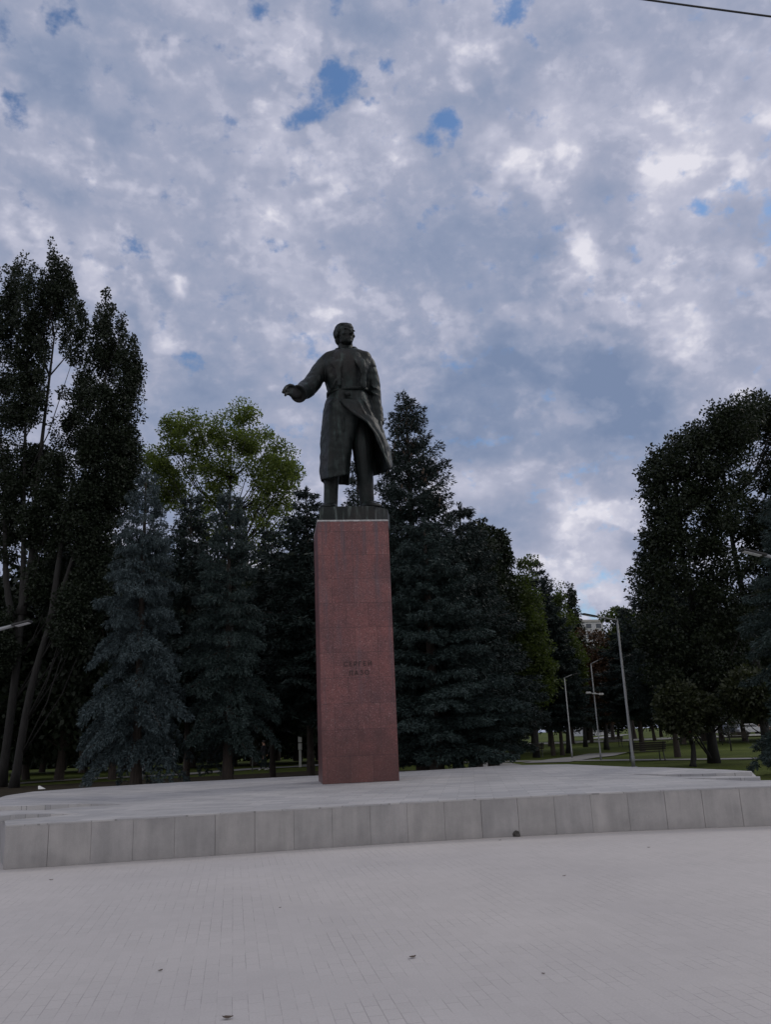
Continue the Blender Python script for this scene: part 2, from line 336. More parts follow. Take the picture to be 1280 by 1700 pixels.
MAT = dict(pav=paving_mat(), top=slab_mat('platform_paving', (.41, .40, .40), .6, .3, math.radians(5), .55),
    path=slab_mat('path_paving', (.27, .26, .25), .4, .2, .4, .3), clad=clad_mat(), gran=granite_mat(), bronze=bronze_mat(), grass=grass_mat(),
    curb=plain('curb_concrete', (.36, .35, .34), .85), mortar=plain('pale_mortar', (.42, .42, .43), .9, 0, .4, 12), steel=plain('galvanised_steel', (.26, .27, .28), .5, .4, .08),
    dark=plain('dark_metal', (.03, .03, .032), .5, .3), black=plain('black_plastic', (.02, .02, .022), .5), wood=plain('dark_painted_wood', (.035, .028, .024), .6, 0, .3, 20),
    white=plain('white_panel', (.62, .62, .62), .5, 0, .05), asph=plain('asphalt', (.06, .06, .062), .9, 0, .2, 2), lens=plain('lamp_lens', (.55, .56, .58), .25, 0, .03),
    letter=plain('dark_bronze_letters', (.045, .026, .027), .5, .4), leaf=plain('dry_leaf', (.055, .035, .022), .8, 0, .3, 40), stone=plain('dark_stone', (.05, .045, .042), .9, 0, .4, 14),
    skin=plain('skin', (.38, .22, .16), .6), cloth_dark=plain('dark_cloth', (.02, .022, .028), .9), cloth_blue=plain('blue_denim', (.03, .05, .09), .9), cloth_grey=plain('grey_cloth', (.12, .12, .13), .9), hairm=plain('dark_hair', (.015, .012, .01), .7),
    glass=plain('car_glass', (.02, .025, .03), .08), rubber=plain('tyre_rubber', (.015, .015, .015), .9), carw=plain('white_car_paint', (.7, .7, .7), .25), card=plain('navy_car_paint', (.02, .024, .04), .2), cars=plain('silver_car_paint', (.45, .46, .48), .25, .4), carr=plain('dark_red_car_paint', (.14, .02, .02), .25),
    bldw=plain('pale_render_wall', (.42, .43, .46), .9, 0, .1, .4), bldb=plain('brown_brick_wall', (.22, .15, .12), .9, 0, .2, 2), bwin=plain('window_glass', (.04, .05, .065), .12),
    bark=bark_mat('grey_bark', (.020, .019, .019)), barkd=bark_mat('spruce_bark', (.045, .035, .03)),
    f_blue=foliage_mat('blue_spruce_needles', (.016, .028, .032), (.075, .105, .115), 0, .6), f_dark=foliage_mat('dark_spruce_needles', (.008, .015, .015), (.026, .042, .038), 0, .6),
    f_mid=foliage_mat('green_spruce_needles', (.012, .022, .023), (.042, .066, .062), 0, .6), f_cone=foliage_mat('brown_cones', (.05, .034, .025), (.10, .07, .052), 0, .7),
    l_dark=foliage_mat('dark_oak_leaves', (.007, .012, .007), (.022, .032, .018), .12), l_maple=foliage_mat('yellow_green_maple_leaves', (.042, .065, .020), (.145, .18, .055), .45),
    l_olive=foliage_mat('olive_leaves', (.028, .045, .014), (.075, .10, .028), .3), l_globe=foliage_mat('rounded_crown_leaves', (.018, .024, .014), (.05, .058, .03), .18),
    l_red=foliage_mat('reddish_leaves', (.035, .018, .012), (.075, .042, .024), .2), l_lin=foliage_mat('linden_leaves', (.006, .012, .008), (.022, .030, .014), .18))
# ------------------------------------------------------------------ ground
def flat(name, pts, z, mat, parent=None, structure=True, thick=0):
    bm = bmesh.new(); vs = [bm.verts.new((p[0], p[1], z if len(p) < 3 else p[2])) for p in pts]; f = bm.faces.new(vs)
    if f.normal.z < 0: f.normal_flip()
    bmesh.ops.triangulate(bm, faces=[f])
    me = bpy.data.meshes.new(name); bm.to_mesh(me); bm.free(); o = link(name, me, mat, parent)
    if structure: o['kind'] = 'structure'
    return o
me = bpy.data.meshes.new('lawn'); nn = 81; xs = [((i/40-1)**3)*2500 for i in range(nn)]
vv = []
for j in range(nn):
    for i in range(nn):
        x, y = xs[i], xs[j]; r = math.hypot(x, y-20); k = max(0., min(1., (r-34)/25))
        vv.append((x, y, -.012+k*(noise.noise(Vector((x*.03, y*.03, 0)))*.22+noise.noise(Vector((x*.11, y*.11, 3)))*.05-.1)))
me.from_pydata(vv, [], [(j*nn+i, j*nn+i+1, (j+1)*nn+i+1, (j+1)*nn+i) for j in range(nn-1) for i in range(nn-1)])
o = link('lawn', me, MAT['grass'], smooth=True); o['kind'] = 'structure'
sq = [(-40, -30), (40, -30), (40, 15.5), (12, 15.8), (7.2, 16.6), (6, 20), (-8, 21), (-10.5, 19.3), (-18, 17.4), (-40, 14)]
o = flat('pavement', sq, 0., MAT['pav'])
shade_soil = plain('tree_shade_soil', (.035, .03, .022), .95, 0, .4, 1.5); shade_soil.node_tree.nodes['Principled BSDF'].inputs['Specular IOR Level'].default_value = .05
flat('ground', [(-60, 19.5), (-10.6, 19.9), (-8.5, 21.5), (-1, 22), (2.6, 26), (3.0, 42), (-5, 50), (-14, 47), (-30, 42), (-60, 38)], .006, shade_soil)  # brown soil, its colour darkened to carry the shade under the left trees
def ribbon(name, pts, wd, z, mat, lift=None):
    mb = MB(); Lp, Rp = [], []
    for i, p in enumerate(pts):
        a = Vector(pts[max(i-1, 0)][:2]); b = Vector(pts[min(i+1, len(pts)-1)][:2]); t = (b-a).normalized(); n = Vector((-t.y, t.x))
        q = Vector(p[:2]); Lp.append((*(q+n*wd/2), z)); Rp.append((*(q-n*wd/2), z))
    top = Lp+Rp[::-1]; me = bpy.data.meshes.new(name); n = len(pts)
    me.from_pydata(Lp+Rp, [], [(n+i, n+i+1, i+1, i) for i in range(n-1)]); me.update(); o = link(name, me, mat); o['kind'] = 'structure'; return o
P2 = lambda x, y: onz(x, y, 0)
ribbon('path', [P2(500, 1269.5), P2(660, 1267), P2(830, 1264), P2(1000, 1262), P2(1150, 1260.5), P2(1260, 1259), P2(1330, 1257.5)], 1.5, .02, MAT['path'])
ribbon('path', [P2(-60, 1306), P2(120, 1294), P2(300, 1285.5), P2(420, 1276), P2(540, 1270)], 2.6, .024, MAT['path'])
ribbon('path', [P2(905, 1266), P2(955, 1258.5), P2(985, 1255.5), P2(1010, 1250)], 2.6, .028, MAT['path'])
flat('path', [onz(785, 1278, 0), onz(905, 1277, 0), onz(850, 1266, 0), onz(800, 1264.5, 0), onz(780, 1269, 0)], .032, MAT['path'])
ribbon('path', [P2(985, 1226), P2(1010, 1222.5), P2(1035, 1219)], 4, .03, MAT['path'])
ribbon('road', [(-60, 128), (20, 123), (44.2, 119), (90, 113), (160, 104)], 9, .034, MAT['asph'])
mbk = MB()
for (a, b) in (((10, 117.5, .09), (84, 108.2, .09)),):
    a = Vector(a); b = Vector(b); d = b-a; mbk.box((a+b)/2, (d.length, 1.2, .18), Matrix.Rotation(math.atan2(d.y, d.x), 3, 'Z'))
o = mbk.build('kerb', MAT['white']); o['kind'] = 'structure'
# ------------------------------------------------------------------ terrace under the monument
HT = .6
wall = [(-5.74, 13.03), (-4.32, 13.30), (-2.81, 13.62), (-1.06, 14.0), (.13, 14.22), (1.31, 14.36), (2.97, 14.48), (4.67, 14.47), (5.77, 14.40), (7.2, 14.25), (9, 14.0)]
farP = [(7.6, 19.0), (7.0, 21.2), (6.2, 23.6), (5.3, 27.2), (3.4, 28.6), (1.5, 27.4), (0, 26.9), (-2.4, 26.75), (-4.33, 26.5), (-6.4, 26.1), (-8.6, 25.2), (-9.9, 24.0), (-9.9, 22.4), (-9.1, 19.4), (-7.4, 16.6), (-6.15, 13.9)]
terr = thing('terrace', (0, 20, 0), 'low pale granite terrace with curved tiled front wall carrying the red pedestal', 'terrace')
OFF = (0, 20, 0)
def poly_resample(pts, step):
    pts = [Vector(p) for p in pts]; out = [pts[0]]; acc = 0; targets = []
    i = 0; cur = pts[0].copy(); rem = step
    while i < len(pts)-1:
        seg = pts[i+1]-cur
        if seg.length >= rem: cur = cur+seg.normalized()*rem; out.append(cur.copy()); rem = step
        else: rem -= seg.length; i += 1; cur = pts[i].copy()
    return out
ws = poly_resample(wall, .6)
mb = MB(); body = MB()
for i in range(len(ws)-1):
    a, b = ws[i], ws[i+1]; d = b-a; m = (a+b)/2; t = d.normalized(); n = Vector((-t.y, t.x)); yaw = math.atan2(d.y, d.x)
    gap = .007 if i in (0, 5, 12, 17, 19) else .002
    mb.box((m.x+n.x*.02, m.y+n.y*.02, HT/2-.008), (d.length-gap, .04, HT-.018), Matrix.Rotation(yaw, 3, 'Z'), .0025)
mb.build('wall_cladding', MAT['clad'], terr, off=OFF)
# core block behind the cladding and top sheet (slab coping overhangs by a few mm)
core = [(p.x, p.y+.045) for p in ws]+[(11, 14.2), (11, 15.1), (7.0, 15.6), (6.5, 15.9)]+farP
cb = MB(); n = len(core)
zt = [HT-.02]*n
cb.v = [(x, y, -.05) for x, y in core]+[(x, y, HT-.02) for x, y in core]; cb.f = [(i, (i+1) % n, n+(i+1) % n, n+i) for i in range(n)]
cb.build('terrace_core', MAT['clad'], terr, off=OFF)
tp = [(p.x, p.y-.004) for p in ws]+[(11, 14.2), (11, 15.1), (7.0, 15.6), (6.5, 15.9)]+farP
bm = bmesh.new(); vs = [bm.verts.new((x, y-20, HT-.02)) for x, y in tp]; f = bm.faces.new(vs)
r = bmesh.ops.extrude_face_region(bm, geom=[f]); bmesh.ops.translate(bm, vec=(0, 0, .022), verts=[v for v in r['geom'] if isinstance(v, bmesh.types.BMVert)])
bmesh.ops.triangulate(bm, faces=bm.faces); bmesh.ops.recalc_face_normals(bm, faces=bm.faces)
me = bpy.data.meshes.new('paving_top'); bm.to_mesh(me); bm.free(); link('paving_top', me, MAT['top'], terr)
def wedge(name, front, back, hs, hb):
    """a step whose riser fades out into the sloping paving"""
    z0 = HT-.012; m = MB(); n = len(front)
    v = [(*p, z0) for p in front]+[(*p, z0) for p in back]+[(*p, HT+.004+h) for p, h in zip(front, hs)]+[(*p, HT+.004+h) for p, h in zip(back, hb)]
    m.v = v
    for i in range(n-1):
        m.f += [(i, i+1, 2*n+i+1, 2*n+i), (n+i, n+i+1, 3*n+i+1, 3*n+i), (2*n+i, 2*n+i+1, 3*n+i+1, 3*n+i), (i, i+1, n+i+1, n+i)]
    m.f += [(0, 2*n, 3*n, n), (n-1, 3*n-1, 4*n-1, 2*n-1)]
    return m.build(name, MAT['top'], terr, off=OFF)
pz = lambda x, y, z: tuple(onz(x, y, z)[:2])
wedge('step', [pz(1040, 1284, .605), pz(1104, 1285.5, .63), pz(1160, 1284.5, .66), pz(1205, 1283, .69), pz(1248, 1281.5, .70)],
      [pz(1040, 1272.5, .61), pz(1104, 1273.5, .64), pz(1160, 1275.5, .67), pz(1205, 1277.5, .70), pz(1248, 1280, .705)], [0, .03, .06, .09, .10], [.005, .035, .065, .10, .105])
wedge('step', [pz(1130, 1291.5, .60), pz(1180, 1291.5, .62), pz(1230, 1291.5, .64), pz(1262, 1291, .65)],
      [pz(1130, 1287.5, .60), pz(1180, 1288, .62), pz(1230, 1289, .64), pz(1262, 1289.5, .65)], [0, .02, .045, .055], [.002, .022, .047, .057])
wedge('step', [pz(-6, 1341, .68), pz(30, 1340, .68), pz(80, 1337.5, .665), pz(130, 1336, .63), pz(200, 1335, .605)],
      [pz(-6, 1329, .69), pz(30, 1325, .685), pz(80, 1320, .67), pz(130, 1318, .64), pz(200, 1317, .605)], [.10, .10, .08, .05, 0], [.10, .10, .08, .05, .002])
wedge('step', [pz(-6, 1357, .66), pz(25, 1353, .66), pz(80, 1351, .64), pz(130, 1350, .602)],
      [pz(-6, 1347, .665), pz(25, 1346, .66), pz(80, 1345, .64), pz(130, 1344, .602)], [.07, .07, .04, 0], [.072, .072, .042, .002])
st = MB()
for k, (yy, h) in enumerate(((17.6, .2), (17.95, .4))):
    st.box((-8.2, yy+1, h/2-.01), (4.2, 2.2, h), Matrix.Rotation(.06, 3, 'Z'), .006)
st.build('step', MAT['clad'], terr, off=OFF)
# ------------------------------------------------------------------ pedestal
YAW = math.radians(8); PC = Vector((-.985, 22.13, HT+.004)); PW = 1.85; PH = 6.47
ped = thing('pedestal', PC, 'tall red speckled granite pedestal with dark raised inscription', 'pedestal', rz=YAW)
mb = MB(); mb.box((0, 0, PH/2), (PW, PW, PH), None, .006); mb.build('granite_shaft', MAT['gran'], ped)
mb = MB(); mb.box((0, 0, PH+.018), (PW+.012, PW+.012, .044), None, .01); mb.build('mortar_bed', MAT['mortar'], ped)
def text(s, size, space, px, py):
    cu = bpy.data.curves.new('t', 'FONT'); cu.body = s; cu.size = size; cu.extrude = .008; cu.align_x = 'CENTER'; cu.align_y = 'CENTER'; cu.space_character = space
    o = bpy.data.objects.new('t', cu); C.objects.link(o); dg = bpy.context.evaluated_depsgraph_get()
    me = bpy.data.meshes.new_from_object(o.evaluated_get(dg)); bpy.data.objects.remove(o)
    q = Matrix.Rotation(-YAW, 4, 'Z') @ Matrix.Translation(-PC) @ ony(px, py, 21.2)
    o = link('inscription', me, MAT['letter'], ped); o.location = (q.x, -PW/2-.006, q.z); o.rotation_euler = (PI/2, 0, 0)
    o['label'] = 'raised dark letters reading '+s; return o
text('СЕРГЕЙ', .155, 1.3, 594, 1102); text('ЛАЗО', .16, 1.3, 596, 1117)
# ------------------------------------------------------------------ statue
YS = 21.95; SB = Vector((-.95, YS, PC.z+PH+.041))
FZ = ony(575, 843, YS-.3).z-SB.z
statue = thing('statue', SB, 'dark green bronze statue of a man in a long open overcoat, one arm held out', 'statue')
def S(px, py, dy=0): return ony(px, py, YS+dy)-SB
MP = .0158
def cat(rows, k):                                           # Catmull-Rom over rows of floats
    rows = [list(r) for r in rows]; out = []
    for i in range(len(rows)-1):
        p0, p1, p2, p3 = rows[max(i-1, 0)], rows[i], rows[i+1], rows[min(i+2, len(rows)-1)]
        for j in range(k):
            t = j/k
            out.append([.5*((2*b)+(-a+c)*t+(2*a-5*b+4*c-d)*t*t+(-a+3*b-3*c+d)*t**3) for a, b, c, d in zip(p0, p1, p2, p3)])
    out.append(rows[-1]); return out
def body_loft(m, rows, n=40, ex=2.4, fold=0.0, kf=9):
    """rows: (py, xl, xr, front, back, dy)"""
    rings = []
    for (py, xl, xr, fr, bk, dy) in cat(rows, 4):
        a = S(xl, py, dy); b = S(xr, py, dy); c = (a+b)/2; hw = (b-a).length/2; ring = []
        for j in range(n):
            t = 2*PI*j/n; ct, sn = math.cos(t), math.sin(t)
            x = math.copysign(abs(ct)**(2/ex), ct)*hw; y = math.copysign(abs(sn)**(2/ex), sn)*(bk if sn > 0 else fr)
            k = 1+fold*math.sin(kf*t+py*.06)
            ring.append(c+Vector((x, y*k, x*(-.0))))
        rings.append(ring)
    m.loft(rings)
def limb(m, pts, n=16, k=5):
    r = cat([(*p,) for p in pts], k); m.tube([S(a, b, c) for a, b, c, _ in r], [q[3]*MP for q in r], n)
# --- body: legs, tunic, neck, head, hands in one skin
B = MB()
limb(B, [(567, 680, .0, 20), (560, 715, -.05, 18), (553, 755, -.1, 15.5), (550, 800, -.02, 13), (549, 836, 0, 12), (549, 842, 0, 12)])
limb(B, [(592, 684, .05, 22), (598, 715, .0, 20), (602, 752, -.08, 17), (606, 790, 0, 14.5), (609, 835, .1, 12.5), (609, 842, .1, 12.5)])
body_loft(B, [(584, 562, 592, .25, .25, -.02), (590, 548, 604, .42, .3, -.02), (604, 545, 607, .56, .4, -.03), (625, 546, 606, .56, .42, -.03), (645, 548, 606, .50, .42, -.02), (662, 546, 607, .5, .45, 0), (685, 545, 612, .5, .5, 0)])
# head
HH = .74; HC = S(572, 558, -.12); hy = math.radians(-52)     # looks to the right of the picture
HM = Matrix.Translation(HC) @ Matrix.Rotation(PI+math.radians(38), 4, 'Z') @ Matrix.Rotation(math.radians(4), 4, 'X') @ Matrix.Diagonal((HH*1.1, HH, HH, 1))
def hb(m, c, r, rot=None):
    Q = HM if rot is None else HM @ Matrix.Translation(c) @ rot @ Matrix.Translation(-Vector(c))
    m.ball(c, r, Q, 22, 16)
hb(B, (0, -.05, .12), (.325, .41, .36)); hb(B, (0, .13, -.07), (.265, .255, .37)); hb(B, (0, .13, -.26), (.205, .245, .185))
hb(B, (0, .30, -.385), (.095, .085, .075)); hb(B, (0, .31, .22), (.2, .1, .13))
for s in (-1, 1):
    hb(B, (s*.12, .345, .095), (.125, .06, .042)); hb(B, (s*.175, .27, -.09), (.085, .09, .08)); hb(B, (s*.33, -.02, -.02), (.035, .085, .125))
    hb(B, (s*.115, .325, .02), (.055, .04, .03)); hb(B, (s*.165, .08, -.27), (.06, .14, .12)); hb(B, (s*.05, .44, -.115), (.035, .045, .03))
B.tube([HM @ Vector(p) for p in ((0, .36, .10), (0, .43, .0), (0, .50, -.10), (0, .46, -.14))], [.035*HH, .045*HH, .055*HH, .04*HH], 12)
hb(B, (0, .352, -.222), (.08, .035, .016)); hb(B, (0, .345, -.262), (.07, .035, .018)); hb(B, (0, .30, -.24), (.11, .06, .08))
limb(B, [(572, 566, .03, 13), (574, 580, .02, 14), (575, 592, 0, 17)])
# outstretched right hand: palm, four fingers, thumb
def fing(m, pts, r0_, r1_): m.tube([S(*p) for p in pts], [r0_*MP+(r1_-r0_)*MP*i/(len(pts)-1) for i in range(len(pts))], 10)
def slab(m, a, b, wv, r, n=14):
    """flattened palm from a to b; wv = half-width vector"""
    a = Vector(a); b = Vector(b); wv = Vector(wv); t = (b-a).normalized(); nn_ = t.cross(wv).normalized(); rings = []
    for k in range(6):
        u = k/5; c = a+(b-a)*u; e = .72+.28*math.sin(PI*min(1, u*.9+.15))
        rings.append([c+wv*math.cos(2*PI*j/n)*e+nn_*math.sin(2*PI*j/n)*r*(1-.25*u) for j in range(n)])
    m.loft(rings)
slab(B, S(494, 653, -1.0), S(480, 648, -1.35), S(480, 655, -1.35)-S(480, 644, -1.25), .10)
slab(B, S(500, 654, -.9), S(490, 652, -1.08), S(480, 653.5, -1.3)-S(480, 645, -1.25), .13)
fing(B, [(481, 643, -1.32), (476, 642, -1.50), (473.5, 644.5, -1.62), (473, 648, -1.66)], 3.3, 2.5)
fing(B, [(480, 646, -1.34), (474.5, 645, -1.54), (471.5, 648, -1.66), (471, 651.5, -1.68)], 3.3, 2.5)
fing(B, [(480, 650, -1.36), (475, 649, -1.54), (470.5, 650.5, -1.66), (469.5, 652, -1.70)], 3.2, 2.3)
fing(B, [(481, 654, -1.36), (477, 654, -1.5), (474, 655.5, -1.6), (473.5, 657.5, -1.63)], 2.9, 2.2)
fing(B, [(489, 647, -1.15), (486, 641, -1.28), (481.5, 639.5, -1.42), (478, 640.5, -1.5)], 3.8, 2.6)
# left hand hanging by the coat
slab(B, S(630, 700, -.12), S(632, 713, -.25), Vector((.0, .17, .02)), .085)
for k in range(4):
    fing(B, [(632, 711, -.36+k*.09), (634, 718, -.40+k*.09), (632.5, 724, -.36+k*.09), (629, 726, -.30+k*.08)], 3, 2.3)
fing(B, [(629, 703, -.26), (627, 710, -.40), (627.5, 716, -.46)], 3.3, 2.6)
def sculpt(mb_, name, vox, mat, parent, amp=.012, it=4, sc=3.2):
    me = mb_.mesh(name)
    me = bake_mods(me, [('REMESH', dict(mode='VOXEL', voxel_size=vox)), ('SMOOTH', dict(factor=.5, iterations=it))])
    n = len(me.vertices); co = np.empty(n*3, np.float32); no = np.empty(n*3, np.float32)
    me.vertices.foreach_get('co', co); me.vertex_normals.foreach_get('vector', no) if hasattr(me, 'vertex_normals') else me.vertices.foreach_get('normal', no)
    co = co.reshape(-1, 3); no = no.reshape(-1, 3)
    d = np.array([noise.noise(Vector(c)*sc)+.5*noise.noise(Vector(c)*sc*2.7) for c in co.tolist()], np.float32)*amp
    me.vertices.foreach_set('co', (co+no*d[:, None]).ravel()); me.update(); me.name = name
    me.materials.clear(); return link(name, me, mat, parent, True)
sculpt(B, 'body', .018, MAT['bronze'], statue, .006, 3)
# --- hair
Hh = MB()
hb(Hh, (0, -.14, .13), (.335, .335, .375)); hb(Hh, (0, -.04, .29), (.30, .33, .20)); hb(Hh, (0, -.2, -.08), (.26, .25, .26))
hb(Hh, (-.02, .17, .34), (.23, .15, .12)); hb(Hh, (-.1, .19, .38), (.12, .12, .09)); hb(Hh, (.1, .08, .37), (.16, .18, .10))
for s in (-1, 1): hb(Hh, (s*.29, .05, .12), (.05, .12, .14))
hz = lambda x, y: .29+.20*math.sqrt(max(.05, 1-(x/.31)**2-((y+.04)/.36)**2))
for k in range(8):
    x = -.21+k*.06; Hh.tube([HM @ Vector((x+.05*(.3-y), y, hz(x, y)-.012)) for y in (.24, .15, .05, -.06, -.16, -.25)], [.016, .026, .027, .026, .022, .012], 8)
sculpt(Hh, 'hair', .015, MAT['bronze'], statue, .010, 2, 9)
# --- overcoat
K = MB()
body_loft(K, [(587, 556, 596, .30, .30, .02), (589.5, 541, 611, .38, .34, .02), (593, 534, 616.5, .46, .42, .02), (598, 532, 618, .50, .46, .02), (612, 535, 616, .56, .52, .02), (632, 538.5, 613, .55, .52, .02), (648, 543, 611, .52, .50, .02), (657, 545, 610.5, .52, .50, .02), (668, 541.5, 614, .56, .54, .02), (684, 538, 617, .60, .56, .02), (697, 538, 616, .40, .5, .05)], fold=.05, kf=7)
limb(K, [(541, 602, .0, 13.5), (528, 622, -.18, 15.5), (515.5, 640, -.40, 16), (505, 649, -.72, 15.5), (495, 654, -1.02, 14.2)])
limb(K, [(547, 600, 0, 14), (540, 604, 0, 14), (532, 614, -.08, 13.5)])
limb(K, [(507, 636, -.42, 7), (512, 637, -.5, 8), (517, 645, -.6, 7)])
limb(K, [(609, 604, .02, 13.5), (616, 625, .06, 12.5), (621, 650, .06, 12.2), (625, 678, 0, 11), (629, 704, -.12, 9.5)])
limb(K, [(604, 603, 0, 13), (610, 602, 0, 13), (614, 612, .02, 12)])
def sheet(m, rows, k=6, kk=7, th=.07, folds=()):
    """rows: list of rows, each a list of (px,py,dy); catmull both ways; solidified sheet"""
    R1 = [cat(r, k) for r in rows]; R1 = [[c for p in r for c in p] for r in R1]; R2 = cat(R1, kk); ny = len(R2); nx = len(R2[0])//3
    Gd = []
    for i, r in enumerate(R2):
        line = []
        for j in range(nx):
            x, y, d = r[j*3:j*3+3]; u = j/(nx-1); v = i/(ny-1)
            for (fq, ph, am) in folds: d += am*v*math.sin(fq*u*2*PI+ph+v*1.2)
            line.append(S(x, y, d))
        Gd.append(line)
    def nrm(i, j):
        a = Gd[min(i+1, ny-1)][j]-Gd[max(i-1, 0)][j]; b = Gd[i][min(j+1, nx-1)]-Gd[i][max(j-1, 0)][0:3] if False else Gd[i][min(j+1, nx-1)]-Gd[i][max(j-1, 0)]
        q = a.cross(b); return q.normalized() if q.length > 1e-9 else Vector((0, 0, 1))
    k0 = len(m.v); fr = []; bk = []
    for i in range(ny):
        for j in range(nx):
            q = nrm(i, j)*th/2; fr.append(Gd[i][j]+q); bk.append(Gd[i][j]-q)
    m.v += [tuple(p) for p in fr+bk]; o2 = ny*nx; ix = lambda i, j: k0+i*nx+j
    for i in range(ny-1):
        for j in range(nx-1):
            m.f.append((ix(i, j), ix(i, j+1), ix(i+1, j+1), ix(i+1, j))); m.f.append(tuple(o2+q for q in (ix(i+1, j), ix(i+1, j+1), ix(i, j+1), ix(i, j))))
    for i in range(ny-1):
        for j in (0, nx-1): a, b = ix(i, j), ix(i+1, j); m.f.append((a, b, b+o2, a+o2) if j == 0 else (b, a, a+o2, b+o2))
    for j in range(nx-1):
        for i in (0, ny-1): a, b = ix(i, j), ix(i, j+1); m.f.append((b, a, a+o2, b+o2) if i == 0 else (a, b, b+o2, a+o2))
# left front panel, round the left side to the back slit
rowsL = []
for (y, lo, inn, bx, h0, h1, h2) in ((662, 545, 598, 596, 662, 662, 662), (682, 538.5, 597, 598, 682, 682, 682), (702, 536.5, 594, 596, 702, 702, 702), (722, 535, 588, 590, 722, 722, 722), (745, 534, 583, 584, 745, 745, 745), (770, 533, 579, 581, 768, 771, 776), (792, 533.5, 577, 580, 788, 799, 806)):
    rowsL.append([(inn, h0, -.50), ((inn+lo)/2+4, (h0*2+h1)/3, -.62), (lo+9, (h0+h1*2)/3, -.48), (lo, h1, -.05), (lo+8, h2, .38), ((lo+bx)/2, h2, .52), (bx, h2, .5)])
sheet(K, rowsL, th=.075, folds=((2.1, .4, .07), (5.3, 1.2, .05), (9.1, .3, .022)))
# right half: back panel from the slit, round the right side, to the flap swept across the front
rowsR = []
for (y, st_, ou, fe, hb_, ho, hf, od) in ((660, 590, 611, 566, 660, 658, 664, 0), (676, 592, 617, 580, 678, 674, 680, 0), (690, 594, 622, 598, 696, 690, 692, 0), (704, 594, 629, 611, 714, 704, 703, -.05), (722, 594, 637, 623, 735, 722, 720, -.12), (742, 597, 644, 633, 757, 742, 742, -.2), (762, 602, 648, 641, 776, 760, 762, -.25), (778, 606, 649.5, 648, 794, 776, 779, -.28)):
    rowsR.append([(st_, hb_, .5), ((st_+ou)/2, hb_-(hb_-ho)*.35, .5), (ou-6, ho+(hb_-ho)*.3, .25+od), (ou, ho, -.05+od), (ou-(ou-fe)*.25, (ho+hf)/2, -.42+od*.5), ((fe+ou)/2-2, (ho+hf*2)/3, -.60+od*.3), (fe, hf, -.68+od*.3)])
sheet(K, rowsR, th=.075, folds=((3.2, .9, .045), (7.1, .2, .025)))
# flap edge roll
rl = [(566, 664, -.66), (580, 680, -.72), (598, 692, -.74), (611, 703, -.74), (623, 720, -.76), (633, 742, -.78), (641, 762, -.79), (648, 779, -.79)]
K.tube([S(*p) for p in cat(rl, 3)], .045, 8)
for cr in ([(519, 634, -.58), (514, 640, -.70), (507, 641, -.78)], [(524, 628, -.46), (521, 640, -.62), (513, 652, -.78)], [(530, 616, -.36), (530, 628, -.46), (525, 642, -.50)], [(616, 640, -.12), (621, 644, -.16), (627, 645, -.12)], [(615, 648, -.12), (621, 654, -.16), (628, 655, -.1)],
           [(548, 648, -.42), (554, 640, -.52), (558, 628, -.56)], [(604, 648, -.46), (600, 640, -.54), (598, 628, -.57)], [(548, 668, -.44), (551, 684, -.52), (549, 705, -.5)], [(556, 700, -.64), (560, 718, -.66), (556, 740, -.62)], [(566, 672, -.6), (569, 690, -.64), (570, 716, -.66)], [(590, 662, -.58), (599, 674, -.64), (607, 690, -.66)], [(600, 660, -.52), (609, 674, -.52), (618, 694, -.5)]):
    K.tube([S(*p) for p in cat(cr, 4)], [.012+.028*math.sin(PI*q/8) for q in range(9)], 8)
# collar and lapels
def ringpath(cx, cy, rx, ry, r, tilt, n=30, z1=0, skip=0.12):
    c = S(cx, cy, -.02); pts = []
    for j in range(n+1):
        t = -PI/2+2*PI*(skip+(1-2*skip)*j/n); pts.append(c+Vector((math.cos(t)*rx, math.sin(t)*ry, math.sin(t)*tilt)))
    return pts
for q_, rr in ((0, .075), (4, .08), (8, .075)):
    pts = ringpath(575, 581.5+q_, .27+q_*.012, .27+q_*.012, rr, .10); K.tube(pts, rr, 10)
slope = [[(560, 582, -.30), (556, 586, -.34), (553, 591, -.40)], [(566, 588, -.42), (560, 592, -.48), (550, 597, -.52)], [(569, 596, -.56), (562, 602, -.58), (549, 604, -.55)], [(567, 612, -.60), (562, 615, -.60), (556, 614, -.58)], [(566, 640, -.58), (563, 640, -.58), (561, 640, -.56)]]
sheet(K, slope, th=.05)
slope = [[(589, 581, -.30), (593, 586, -.34), (597, 591, -.38)], [(587, 588, -.42), (594, 592, -.48), (603, 597, -.48)], [(587, 596, -.56), (596, 602, -.58), (607, 604, -.50)], [(596, 612, -.60), (600, 615, -.60), (607, 614, -.55)], [(603, 645, -.55), (605, 645, -.53), (608, 645, -.50)]]
sheet(K, slope, th=.05)
sculpt(K, 'overcoat', .022, MAT['bronze'], statue, .034, 3, 2.6)
# cuff of the outstretched sleeve, belt and shoes
cf = MB(); ax = (S(495, 654, -1.02)-S(504, 649, -.72)).normalized(); c0 = S(495.5, 654, -1.0); a_ = ax.cross(Vector((0, 0, 1))).normalized(); b_ = ax.cross(a_)
cf.tube([c0+(a_*math.cos(t)+b_*math.sin(t))*.212 for t in [2*PI*j/28 for j in range(29)]], .033, 8)
cf.build('cuff', MAT['bronze'], statue, True)
bl = MB(); rings = []
for (o1, o2) in ((-.045, -.02), (-.045, .035), (.045, .035), (.045, -.02)):
    ring = []
    for j in range(44):
        t = 2*PI*j/44; a = S(544, 656, 0); b = S(611.5, 653, 0); c = (a+b)/2; hw = (b-a).length/2+o2
        ct, sn = math.cos(t), math.sin(t)
        ring.append(c+Vector((math.copysign(abs(ct)**.85, ct)*hw, .02+math.copysign(abs(sn)**.85, sn)*(.53+o2), o1-.04*max(0, -sn)+ct*.03)))
    rings.append(ring)
